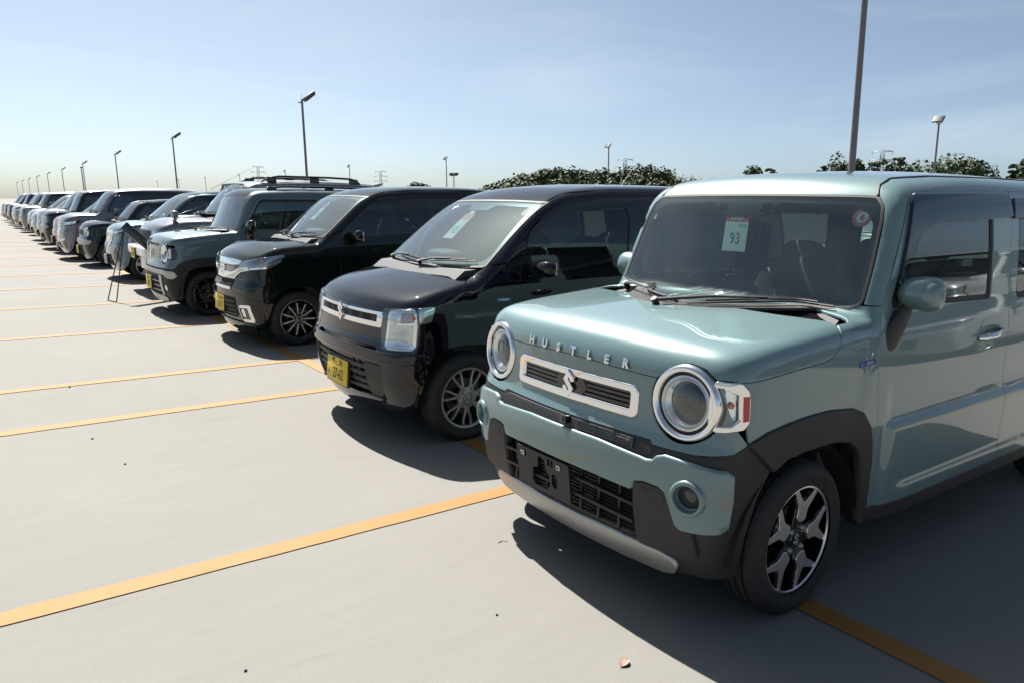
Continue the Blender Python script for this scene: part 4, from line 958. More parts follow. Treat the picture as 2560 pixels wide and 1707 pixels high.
        q=MB(); pb=sh.Wr(sh.Wr_inv(c.pts([('S',.146,.83)])))[0]; pb=pb+sh.N(pb[None])[0]*-.012; q.add(*superbox((pb[0],pb[1]*sy if sy>0 else -pb[1],pb[2]),(.022,.022,.022),2)); q.build('amber_bulb',M_ORG,e,60)
        V,F,N=skin_panel(sh,'W',c.pts([('S',.1755,.862),('S',.1945,.862),('S',.1935,.783),('S',.1755,.781)]),[],res=.02,gap=0,off=.0125,depth=.006,bev=.001)
        if sy<0: V,F,N=mirror(V,F,N)
        mesh('side_reflector',V,F,M_REDL,e,N)
    # ---- flank furniture
    for i,d in enumerate(fd):
        sy=1 if i==0 else -1
        hy=sy*float(sh.Sd([(1.90,.92)])[0][1])
        q=MB(); cup=fillet(np.array([(1.765,.905),(1.83,.978),(1.93,.99),(2.01,.955),(2.0,.895),(1.93,.865),(1.84,.852)]),.03)
        V,F,N=skin_panel(sh,'S',cup,[],res=.02,gap=0,off=.0015,depth=.006,bev=.001)
        if sy<0: V,F,N=mirror(V,F,N)
        mesh('handle_recess',prin('handle cup shadow paint',(.10,.165,.17),.3,.3,coat=1),V*0+V if False else F,M_CHR,d) if False else mesh('handle_recess',V,F,P,d,N)
        q=MB(); q.tube([(1.79,hy+sy*.004,.905),(1.81,hy+sy*.028,.909),(1.90,hy+sy*.034,.918),(1.98,hy+sy*.028,.926),(2.0,hy+sy*.004,.928)],[.011,.013,.014,.013,.011],10,flat=.6,upv=(0,0,1)); q.build('door_handle',M_CHR,d,60)
        # smoked rain visor over the window
        vz=[(1.13,1.325),(1.167,1.432),(1.19,1.49),(1.225,1.512),(1.7,1.526),(2.065,1.53),(2.085,1.48),(2.088,1.437),(1.83,1.423),(1.56,1.413),(1.34,1.403),(1.265,1.385),(1.205,1.33),(1.16,1.24),(1.13,1.17),(1.085,1.18)]
        V,F,N=skin_panel(sh,'S',np.array(vz),[],res=.02,gap=0,off=.014,depth=.012,bev=.002)
        if sy<0: V,F,N=mirror(V,F,N)
        mesh('rain_visor',M_VISOR,[],M_VISOR) if False else mesh('rain_visor',V,F,M_VISOR,d,N)
        V,F,N=skin_panel(sh,'S',np.array([(2.115,1.43),(2.12,1.515),(2.8,1.51),(2.8,1.43)]),[],res=.03,gap=0,off=.014,depth=.012,bev=.002)
        if sy<0: V,F,N=mirror(V,F,N)
        mesh('rain_visor',V,F,M_VISOR,rd[i],N)
        # side badge
        V,F,N=skin_panel(sh,'S',np.array([(.828,.885),(.93,.890),(.93,.908),(.828,.904)]),[],res=.03,gap=0,off=.004,depth=.005,bev=.001)
        if sy<0: V,F,N=mirror(V,F,N)
        sb=mesh('side_badge',V,F,M_BLUEP,r,N)
        c.letters('HYBRID',.879,.897,.017,M_CHR,'badge_letters',parent=sb,chart='S',side=sy,off=.005,thick=.0006,squash=1.25)
    c.mirror_ear(1.13,1.147,P,(.15,.165,.130),.072,M_BLK,zoff=.0,foot=(-.085,-.16,.15,.17))
    c.wipers([((.43,1.078),(-.10,1.066),(.50,1.066)),((-.14,1.066),(-.545,1.079),(-.02,1.062))])
    # sill/drip strips
    for sy in(-1,1):
        dl=sh.T([(x,y) for x,y in b['drip']]); dl[:,1]*=sy; q=MB(); q.tube([tuple(v+np.array([0,0,-.001])) for v in dl],.007,8,flat=.8); q.build('roof_drip_strip',M_RUB,r,60)
    # cabin
    c.cabin(1.055,1.0,1,1.62,2.42,fine=True,w=.60,top=1.20)
    q=MB(); q.add(*superbox((1.13,0,1.43),(.035,.23,.07),3)); q.tube([(1.10,0,1.50),(1.13,0,1.45)],.01,8); q.build('inner_mirror',M_BLKG,r,60)
    # papers behind the windscreen
    tag_sheet(c,(.018,1.4),'93',.125,.165)
    round_sticker(c,-.536,1.431,.038)
    q=sh.F([(.573,1.425)]); 
    V,F,N=skin_panel(sh,'F',np.array([(.560,1.40),(.585,1.40),(.585,1.45),(.560,1.45)]),[],res=.03,gap=0,off=-.0095,depth=.001,bev=.0002); mesh('inspection_sticker',V,F,prin('yellow sticker',(.75,.68,.25),.6),r,N)
    c.wheels('y5',.289,.2035,.165,.54,2.46,.727,fine=True,steer=math.radians(1.5))
    e2=[o for o in r.children if o.name.startswith('wheel') and o.type=='EMPTY' and o.location.y<0 and o.location.x<1][0]
    q=MB(); emblem_s(q,TX.to_4x4()@Matrix.Translation((0,0,.058)),.05,.003); q.build('wheel_badge',M_SIL,e2,25)
    return c
def tag_sheet(c,pos,num,w,h,zc=None):
    """auction sheet hanging behind the windscreen"""
    y,z=pos; sh=c.sh
    def at(dy,dz,off): 
        P=sh.F(np.array([(y-dx,z+dz_) for dx,dz_ in zip(np.atleast_1d(dy),np.atleast_1d(dz))]),1.6); return P+sh.N(P)*off
    e=empty('auction_tag',c.root,(0,0,0))
    def sheet(nm,x0,x1,z0,z1,off,mat,slant=0):
        n=6; u=np.linspace(x0,x1,n); v=np.linspace(z0,z1,n); A,B=np.meshgrid(u,v); P=at((A+slant*B).ravel(),B.ravel(),off); F=[(j*n+i,j*n+i+1,(j+1)*n+i+1,(j+1)*n+i) for j in range(n-1) for i in range(n-1)]
        mesh(nm,P,F,mat,e)
    sl=-.22
    sheet('tag_paper',-w/2,w/2,-h*.78,-.0005,-.012,M_PAPER,sl); sheet('tag_header',-w/2,w/2,0,h*.24,-.012,M_REDP,sl); sheet('tag_tape',-w*.24,w*.24,h*.22,h*.38,-.011,M_PAPER,sl)
    sheet('tag_print',w*.08,w*.44,-h*.13,-h*.05,-.0115,prin('grey print',(.25,.32,.32),.7),sl)
    def tx(t,size,dx,dz,mat,bold=0,sx=1):
        V,F=text_mesh(t,size,bold)
        if len(V): P=at(V[:,0]*sx+dx+sl*(V[:,1]+dz),V[:,1]+dz,-.0108); mesh('tag_text',P,F,mat,e,smooth=False)
    tx('USS',h*.25,0,h*.12,M_PAPER,.0006,1.0); tx(num,h*.42,0,-h*.45,prin('dark green print',(.02,.09,.09),.6),0.0,.85)
def round_sticker(c,y,z,r_,red=True):
    sh=c.sh; e=empty('inspection_disc',c.root,(0,0,0))
    def disc(nm,ra,rb,off,mat,n=28):
        A=np.array([(y-ra*math.cos(2*math.pi*i/n),z+ra*math.sin(2*math.pi*i/n)) for i in range(n)]); B=np.array([(y-rb*math.cos(2*math.pi*i/n),z+rb*math.sin(2*math.pi*i/n)) for i in range(n)])
        P=sh.F(np.concatenate([A,B]),1.6); P=P+sh.N(P)*off; mesh(nm,P,[(i,(i+1)%n,n+(i+1)%n,n+i) for i in range(n)],mat,e)
    disc('sticker_ring',r_,r_*.58,-.0092,prin('crimson sticker',(.40,.02,.06),.5) if red else M_PAPER); disc('sticker_centre',r_*.58,.0005,-.0092,M_PAPER if red else M_REDP)
    V,F=text_mesh('6',r_*.9,.001); P=sh.F(np.c_[y-V[:,0],z+V[:,1]],1.6); mesh('sticker_number',P+sh.N(P)*-.0085,F,M_REDP if red else M_INK,e,smooth=False)
    for k in range(1,13):
        if not red: break
        a=math.pi/2-k*math.pi/6; V,F=text_mesh(str(k),r_*.32); P=sh.F(np.c_[y-V[:,0]-r_*.79*math.cos(a),z+V[:,1]+r_*.79*math.sin(a)],1.6); mesh('sticker_month',P+sh.N(P)*-.0085,F,M_PAPER,e,smooth=False)
# ---------------------------------------------------------------- other cars
def gen_shape(zn=.83,zc=1.035,xw=.60,zw=1.055,xt=1.13,zt=1.473,zr=1.62,w=.7375,bow=.11,kc=.22,L=3.395,tumble=1.0,hc=.05,kt=.12,sbow=.13,steep=None,kr=.16,rc=.05):
    sl=(xt-xw)/(zt-zw); sc=1/math.sqrt(1+sl*sl); d=w-.7375
    return dict(w=w,front=[(.1,.16),(.2,.085),(.3,.035),(.42,.005),(.5,.0),(zn*.70,.008),(zn*.76,.03),(zn*.84,.04),(zn*.96,.052),(zn+.04,.075),(zn+.10,.12)],bow=bow,kc=kc,
     width=[(.1,.69+d),(.25,.71+d),(.5,.722+d),(zn,.722+d),(zc-.08,.714+d),(zc+.06,.714+d-.022*tumble),(zc+.26,.714+d-.06*tumble),(zt+.03,.714+d-.112*tumble),(zr,.714+d-.145*tumble)],
     hood=[(-.1,zn),(.02,zn+.05),(.1,zn+.08),(.2,zn+.11),(min(.4,xw*.66),zn+.05+(zc-zn)*.62),(xw,zc),(xw+.2,zc+.02),(xw+.7,zc+.06)],hcrown=hc,kt=kt,
     screen=[(0,xw-.20),(zw-.26,xw-.20),(zw-.13,xw-.155),(zw,xw),((zw+zt)/2,(xw+xt)/2-.005),(zt,xt),(zt+.10,xt+.17),(zt+.18,xt+.33)],sbow=sbow,scos=sc,ka=.09,
     roof=[(xt-.15,zt-.015),(xt+.05,zt+.05),(xt+.35,zr-.04),(xt+.75,zr-.01),(xt+1.4,zr),(L-.2,zr-.03),(L+.1,zr-.07)],rcrown=rc,kr=kr,
     rear=[(.2,L-.055),(.5,L),(1.0,L-.005),(zt,L-.085),(zr+.1,L-.145)],zb=zn-.13,abase=(xt+.62,.32),taper=[(0,-.02),(.5,0),(L-.8,0),(L,-.03)],
     _g=dict(zn=zn,zc=zc,xw=xw,zw=zw,xt=xt,zt=zt,zr=zr,L=L,w=w))
def gen_body(c,paintm,**kw):
    """outlines for a car made with gen_shape"""
    sh=c.sh; q=c.sp['_g']; zn,zc,xw,zw,xt,zt,zr,L,w=[q[k] for k in('zn','zc','xw','zw','xt','zt','zr','L','w')]
    d=w-.7375; xf=kw.pop('xf',.55); wb=kw.pop('wb',2.46); zs=kw.pop('zs',.27); ra=kw.pop('ra',.325)
    F1=lambda y,z:sh.F([(y,z)])[0]
    yb,yt=.635+d,.575+d
    ws=[F1(yb,zw+.02)]+[F1(yb+(yt-yb)*t,zw+.02+(zt-.02-zw)*t) for t in(.25,.5,.75,1)]
    xs=[p[0]+.085 for p in ws]; zz_=[p[2] for p in ws]
    dtz=lambda x:float(sh.roof(x))-.105
    # the door edge runs behind the screen pillar, then along the roof
    dfr=[(kw.get('xd',xs[0]+.05),zs),(kw.get('xd',xs[0]+.05),zc-.12)]; zend=dtz(xs[-1]+.12)
    for x,z in zip(xs,zz_):
        if z>zc-.02: dfr.append((max(x+.03,dfr[0][0]),z+.0))
    dfr=[p for i,p in enumerate(dfr) if i<2 or p[1]>dfr[1][1]+.05]
    xe=L-.16; top=[(dfr[-1][0]+.10,dtz(dfr[-1][0]+.12))]+[(x,dtz(x)) for x in np.linspace(dfr[-1][0]+.3,xe-.12,6)]
    top=[(x,max(z,dfr[-1][1]+.012)) for x,z in top]
    belt=kw.pop('belt',[(0,zc+.005),(1.0,zc+.005),(1.9,zc+.05),(2.4,zc+.07),(3.6,zc+.07)]); bz=lambda x:float(np.interp(x,[p[0] for p in belt],[p[1] for p in belt]))
    xb=kw.pop('xb',2.08); xc=kw.pop('xc',xf+wb-.02)
    wt=.035
    def wtop(x): return float(np.interp(x,[p[0] for p in top],[p[1] for p in top]))-wt-.02
    x0=dfr[2][0]+.06 if len(dfr)>2 else dfr[1][0]
    w1=[(x0+.02,bz(x0)+.02)]+[(p[0]+.055,p[1]+.0) for p in dfr if p[1]>bz(p[0])+.10]
    w1=w1+[(x,wtop(x)) for x in np.linspace(w1[-1][0]+.12,xb-.07,4) if wtop(x)>w1[-1][1]]+[(xb-.06,bz(xb)+.02)]
    w2=[(xb+.06,bz(xb)+.02),(xb+.06,wtop(xb+.06)),((xb+xc)/2,wtop((xb+xc)/2)),(xc-.10,wtop(xc-.1)),(xc-.04,bz(xc)+.10),(xc-.05,bz(xc)+.02)]
    hs0=kw.pop('hood_side',None) or [(.26,zn+.022),(.36,zn+.045),(xw*.62,zn+(zc-zn)*.62),(xw*.85,zc-.035)]
    hxr=hs0[-1][0]; hf=kw.pop('hood_front',None) or [(0,zn),(.2,zn),(.45,zn+.006),(.58,zn+.013),(.66+d,zn+.02)]
    hr=kw.pop('hood_rear',None) or [(hxr+.04,.60+d),(xw-.06,.50+d),(xw-.12,.3),(xw-.14,0)]
    arch=kw.pop('arch',None) or arch_line(xf,.275,ra,zs,14); rarch=kw.pop('rarch',None) or arch_line(xf+wb,.275,ra,zs,12)
    Lend=L-.135
    rarch=[(min(x,Lend-.02),z) for x,z in rarch]
    Sp=sh.Sd([(dfr[2][0] if len(dfr)>2 else .95,zc+.02)])[0]
    ab=[tuple(sh.T([(hxr+.07,.615+d)])[0]),tuple(F1(yb-.005,zw+.02)),tuple(sh.Sd([(float(np.interp(zw+.05,[p[1] for p in dfr],[p[0] for p in dfr])),zw+.05)])[0])]
    b=dict(paint=paintm,xf=xf,wb=wb,zs=zs,arch=arch,rarch=rarch,well=.355,hood_front=hf,hood_side=hs0,hood_rear=hr,nrear=1,abase=ab,bumper_side=kw.pop('bumper_side',None) or [(.26,zn+.022),(.25,.62),(arch[4][0]-.0,arch[4][1])],
     door_front=dfr,door_top=top,b_line=[(xb,.1),(xb,.9),(xb,zr+.1)],c_line=[(xf+wb-.30,.50),(xf+wb-.20,.62),(xc-.03,.80),(xc,1.0),(xc,zr+.1)],rdoor_low=[(xf+wb-.37,.40),(xf+wb-.385,zs)],
     win1=w1,win2=w2,drip=[(ws[-1][0]+.01,yt-.005),(xt+.35,yt-.03),(xt+.9,yt-.03),(xe-.2,yt-.035),(xe-.02,yt-.05)],ws_edge=[tuple(p) for p in ws],
     ws_bot=[(0,zw-.005),(.3,zw),(.5,zw+.006),(yb-.02,zw+.014)],ws_top=[(0,zt+.012),(.3,zt+.010),(yt-.01,zt+.002)],
     ws_clear=[(0,zw+.025),(.4,zw+.03),(yb-.07,zw+.045),(yb-.04,zw+.08),(yt-.04,zt-.06),(yt-.08,zt-.03),(.15,zt-.02),(.13,zt-.055),(0,zt-.06)],quarter_end=Lend,blacksash=belt if kw.pop('sash',True) else None)
    b.update(kw); std_body(c,b); return b
def nose_sheet(c,b,mat,zbot=.17,holes=(),fil=0,top=None,side=None,res=None,name='front_bumper'):
    """bumper and fascia from the hood edge down, round to the wheel opening"""
    sh=c.sh; hf=c.seg('F',b['hood_front'],4); bs=c.seg('S',b['bumper_side'],5); ar=[p for p in b['arch'] if p[1]<b['bumper_side'][-1][1] and p[0]<b['xf']]
    a3=sh.Sd(sorted(ar,key=lambda p:-p[1])) if ar else bs[-1:]
    lo=sh.F([(.60,zbot+.03),(.42,zbot),(0,zbot)])
    L=np.concatenate([hf,bs,a3,lo]); L[0][1]=0; L[-1][1]=0
    return c.panel(name,mat,'W',L,sym=True,holes=[np.array(h) for h in holes],fil=[0]+[fil]*len(holes),res=res or c.res*.8,depth=.02)
def lamp_pair(c,pts,depth=.02,frame=None,fil=.012,refl=None,off=.004,name='headlamp',base=None):
    """headlamps on both corners: reflector set back, clear cover; pts mixed chart points for +y"""
    P=c.pts(pts); out=[]
    for sy in(1,-1):
        V,F,N=skin_panel(c.sh,'W',P,[],res=c.res,gap=0,off=off*.3,depth=.01,bev=.001,fil=fil)
        if sy<0: V,F,N=mirror(V,F,N)
        e=mesh(name,V,F,base or prin('lamp housing',(.33,.34,.35),.16,.7,bump=.8,bscale=60),c.root,N); out.append(e)
        V,F,N=skin_panel(c.sh,'W',P,[],res=c.res,gap=.002,off=off+.004,depth=.008,bev=.003,fil=fil)
        if sy<0: V,F,N=mirror(V,F,N)
        mesh('lamp_cover',V,F,M_CLEAR,e,N)
    return out
def patch(c,name,mat,pts,off=.004,both=False,sym=False,fil=.01,depth=.008,bev=.0015,parent=None,res=None,holes=()):
    P=c.pts(pts) if isinstance(pts[0][0],str) else np.array(pts,float)
    return c.panel(name,mat,'W',P,both=both,sym=sym,parent=parent,off=off,depth=depth,bev=bev,gap=0,fil=[fil]+[fil]*len(holes),res=res or c.res,holes=[np.array(h) for h in holes])
def gen_furniture(c,b,paintm,wstyle='multi',R=.278,rr=.192,mir=None,mz=None,fine=False,handle=None,wip=True,lean=True,tagn=None,wheels=True):
    q=c.sp['_g']; sh=c.sh; xm=b['door_front'][1][0]+.10
    c.mirror_ear(b.get('mx',xm+.10),mz or q['zc']+.04,mir or paintm,b.get('msize',(.14,.19,.13)),b.get('mreach',.11),M_BLKG,zoff=.0)
    for i,pair in enumerate(c.doors):
        for sy,d in zip((1,-1),pair):
            x=(b['b_line'][0][0]-.12) if i==0 else b['c_line'][-1][0]-.14; z=q['zc']-.13; hy=sy*float(sh.Sd([(x,z)])[0][1])
            m=MB(); m.tube([(x-.09,hy+sy*.002,z),(x-.07,hy+sy*.026,z+.004),(x,hy+sy*.032,z+.008),(x+.07,hy+sy*.026,z+.01),(x+.09,hy+sy*.002,z+.01)],.012,8,flat=.6,upv=(0,0,1)); m.build('door_handle',handle or paintm,d,60)
    if wip: c.wipers([((.42,q['zw']+.03),(-.08,q['zw']+.012),(.50,q['zw']+.005)),((-.13,q['zw']+.015),(-.55,q['zw']+.035),(-.02,q['zw']+.0))])
    c.cabin(q['zw']-.01,q['xw']+.12,1,q['xt']+.35,q['xt']+1.15,w=.58,top=min(1.17,q['zr']-.47))
    if wheels: c.wheels(wstyle,R,rr,.16,b['xf'],b['wb'],.725+(q['w']-.7375),fine=fine)
    if tagn: tag_sheet(c,(.02,q['zt']-.115),tagn,.125,.165)
# ---- second car: dark navy wagon
def wagon():
    P=paint('midnight navy pearl',(.0055,.006,.016),.3,.28)
    sp=gen_shape(); sp.update(front=[(.1,.16),(.2,.085),(.3,.035),(.42,.005),(.5,.0),(.58,.008),(.63,.03),(.70,.04),(.8,.052),(.87,.075),(.93,.12)],width=[(.1,.69),(.25,.71),(.5,.722),(.8,.722),(.95,.714),(1.1,.692),(1.3,.652),(1.5,.60),(1.62,.57)],
      hood=[(-.1,.83),(.02,.88),(.1,.91),(.2,.94),(.4,.995),(.6,1.035),(.8,1.06),(1.3,1.1)],screen=[(0,.40),(.8,.40),(.92,.445),(1.055,.60),(1.27,.86),(1.473,1.13),(1.58,1.30),(1.65,1.45)],
      roof=[(1.0,1.47),(1.2,1.53),(1.5,1.585),(1.9,1.615),(2.6,1.625),(3.2,1.59),(3.5,1.55)],zb=.70,abase=(1.75,.32))
    c=Car('wagon_car','dark navy tall wagon with number plate 27-62 and rectangular headlamps','car',sp,1.86,4.49,.024)
    sh=c.sh; r=c.root
    b=gen_body(c,P,xd=.92,hood_front=[(0,.829),(.19,.829),(.465,.834),(.587,.842),(.665,.850)],hood_side=[(.235,.853),(.321,.862),(.374,.883),(.426,.907),(.495,.944),(.56,.985)],hood_rear=[(.618,.566),(.56,.50),(.50,.3),(.475,.1),(.47,0)],
      bumper_side=[(.235,.853),(.250,.62),(.285,.537)],arch=[(.20,.20),(.205,.36),(.215,.44),(.235,.50),(.284,.537),(.344,.579),(.417,.600),(.525,.608),(.66,.598),(.76,.56),(.83,.49),(.87,.40),(.885,.27)],
      door_front=[(.93,.27),(.921,.80),(.936,1.013),(1.037,1.257),(1.08,1.31),(1.16,1.375),(1.234,1.42)],door_top=[(1.30,1.455),(1.442,1.50),(1.943,1.527),(2.4,1.53),(2.9,1.51),(3.2,1.49)],
      win1=[(1.00,1.03),(1.045,1.16),(1.10,1.262),(1.253,1.372),(1.36,1.40),(1.493,1.415),(1.955,1.442),(1.953,1.346),(1.90,1.115),(1.443,1.060),(1.15,1.03)],win2=[(2.14,1.13),(2.14,1.445),(2.6,1.445),(2.85,1.42),(2.93,1.25),(2.93,1.14)],
      belt=[(0,1.0),(.95,1.0),(1.443,1.045),(1.892,1.10),(2.4,1.125),(3.5,1.13)],drip=[(1.235,.553),(1.408,.532),(1.726,.538),(2.4,.54),(3.0,.535),(3.2,.52)],
      glass1=M_GLASSD if False else glass('dim door glass',(.30,.35,.34),.075),sealw=.02)
    slot=[(-.45,.578),(.45,.578),(.42,.603),(-.42,.603)]; low=[(-.485,.275),(.485,.275),(.475,.500),(-.475,.500)]
    nb=nose_sheet(c,b,P,.15,holes=[slot,low],fil=.012,res=.02)
    # character ledge across the bumper
    k=MB(); k.box((.10,0,.52),(.02,1.0,.2)); k.box((.10,0,.37),(.02,.96,.24)); k.build('opening_back',M_DARK,r,0)
    for z in(.455,.405,.355,.310): c.panel('grille_bar',M_BLK,'W',np.array([(-.475,z-.011),(.475,z-.011),(.475,z+.011),(-.475,z+.011)]),off=-.016,depth=.03,bev=.003,gap=0,res=.04)
    for y in(-.40,-.31,-.23,-.15,.25,.33,.41): c.panel('grille_upright',M_BLK,'W',np.array([(y-.005,.28),(y+.005,.28),(y+.005,.49),(y-.005,.49)]),off=-.024,depth=.02,bev=.001,gap=0,res=.05)
    for y0,y1 in((-.475,-.35),): c.panel('grille_blank',M_BLK,'W',np.array([(y0,.28),(y1,.28),(y1+.03,.49),(y0,.49)]),off=-.010,depth=.02,bev=.001,gap=0,res=.04)
    # trim line above the lower grille, panel line below the chrome
    c.panel('bumper_ledge',P,'W',np.array([(0,.574),(.3,.572),(.46,.568),(.56,.572),(.66,.574),(.70,.556),(.64,.528),(.48,.516),(.3,.526),(0,.534)]),sym=True,off=.012,depth=.012,bev=.010,gap=0,res=.02,parent=nb)
    c.panel('fascia_strip',P,'W',np.array([(0,.700),(.46,.700),(.452,.672),(.46,.612),(.42,.610),(0,.610)]),sym=True,off=.003,depth=.006,bev=.002,gap=0,res=.03,parent=nb)
    # chrome grille frame
    fo=fillet(np.array([(-.448,.718),(.448,.718),(.456,.802),(-.456,.802)]),.012); fi=fillet(np.array([(-.418,.742),(.418,.742),(.420,.792),(-.420,.792)]),.006)
    V,F,N=skin_panel(sh,'W',fo,[fi],res=.03,gap=0,off=.010,depth=.016,bev=.004); mesh('grille_frame',V,F,M_CHR,r,N)
    c.panel('grille_insert',M_BLK,'W',np.array([(-.42,.738),(.42,.738),(.42,.796),(-.42,.796)]),off=.002,depth=.006,gap=0,res=.04)
    for y in(-.30,-.17,.14,.27):
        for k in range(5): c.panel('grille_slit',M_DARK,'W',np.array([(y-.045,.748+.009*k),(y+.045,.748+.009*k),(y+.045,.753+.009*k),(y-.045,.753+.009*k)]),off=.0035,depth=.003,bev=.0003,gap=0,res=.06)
    em=MB(); px=c.on(0,.765,.018); emblem_s(em,NOSE(px),.125,.012); em.build('front_badge',M_CHR,r,25)
    # headlamps: tall box with a wing over the corner
    LP=[('F',.466,.826),('F',.60,.840),('S',.218,.848),('S',.318,.858),('S',.287,.767),('S',.219,.753),('S',.200,.62),('S',.178,.600),('F',.545,.592),('F',.490,.604),('F',.470,.70)]
    hl=lamp_pair(c,LP,off=.006,fil=.012,base=M_BLKG)
    for sy,e in zip((1,-1),hl):
        def pnl(nm,mat,pts,off,fil=.012,holes=()):
            V,F,N=skin_panel(sh,'W',c.pts(pts),[c.pts(h) for h in holes],res=.02,gap=0,off=off,depth=.008,bev=.003,fil=[fil]+[fil]*len(holes))
            if sy<0: V,F,N=mirror(V,F,N)
            return mesh(nm,V,F,mat,e,N)
        fr=[('F',.525,.822),('F',.60,.833),('S',.205,.840),('S',.205,.752),('S',.192,.625),('S',.172,.607),('F',.555,.602),('F',.520,.616)]; inn=[('F',.540,.808),('F',.60,.818),('S',.192,.824),('S',.190,.752),('S',.180,.640),('S',.165,.626),('F',.565,.620),('F',.535,.632)]
        pnl('lamp_frame',M_CHR,fr,.006,.012,[inn]); pnl('lamp_reflector',prin('lamp bowl',(.62,.63,.64),.12,.8,bump=.35,bscale=18),inn,.004,.01)
        pnl('bulb_box',M_CHR,[('F',.60,.832),('S',.205,.836),('S',.203,.756),('F',.60,.748)],.009,.012,[[('F',.618,.824),('S',.196,.828),('S',.195,.764),('F',.618,.758)]])
        pnl('bulb_glass',prin('bulb box warm grey',(.45,.42,.40),.2,.3),[('F',.618,.824),('S',.196,.828),('S',.195,.764),('F',.618,.758)],.007,.008)  # bulb glass in one plain warm grey
        m=MB(); pb=sh.Sd([(.190,.792)])[0]; m.add(*superbox((pb[0]-.006,sy*(pb[1]+.006),pb[2]),(.026,.02,.024),2)); m.build('amber_bulb',M_ORG,e,60)
        pnl('lamp_wing',prin('lamp wing mirror',(.55,.60,.60),.08,.9),[('S',.218,.845),('S',.312,.853),('S',.285,.772),('S',.222,.760)],.007,.008)
        pnl('fog_recess',M_BLKG,[('F',.40,.235),('F',.56,.262),('F',.640,.262),('F',.625,.235),('F',.50,.208)],.003,.02)
    # hybrid badge on the wing
    V,F,N=skin_panel(sh,'S',np.array([(.745,.862),(.85,.860),(.85,.877),(.745,.879)]),[],res=.03,gap=0,off=.004,depth=.005,bev=.001); V,F,N=mirror(V,F,N); sb=mesh('side_badge',V,F,M_BLUEP,r,N)
    c.letters('HYBRID',.798,.8695,.0165,M_CHR,'badge_letters',parent=sb,chart='S',side=-1,off=.005,thick=.0006,squash=1.3)
    # small fixed window ahead of the door
    tri=[(.80,1.052),(.935,1.03),(1.012,1.222),(.99,1.226)]
    c.panel('corner_window',M_BLKG,'S',np.array(tri),both=True,off=.003,depth=.006,gap=0,fil=.012,res=.03)
    c.plate(.008,.045,.372,M_PLATE,M_INK,'野田 580','ほ','27-62',tilt=math.radians(-4))
    b['mx']=1.04; b['msize']=(.14,.215,.105); b['mreach']=.13; gen_furniture(c,b,P,'twin7',.280,.195,mz=1.065,fine=True,tagn='105')
    round_sticker(c,-.511,1.43,.036,red=False)
    m=MB(); m.add(*superbox((1.13,0,1.40),(.09,.11,.05),3)); m.build('sensor_box',M_BLKG,r,60)
    m=MB(); m.tube([(2.55,.1,1.60),(2.72,.1,1.80)],[.006,.003],6); m.build('roof_aerial',M_BLK,r,40)
    return c
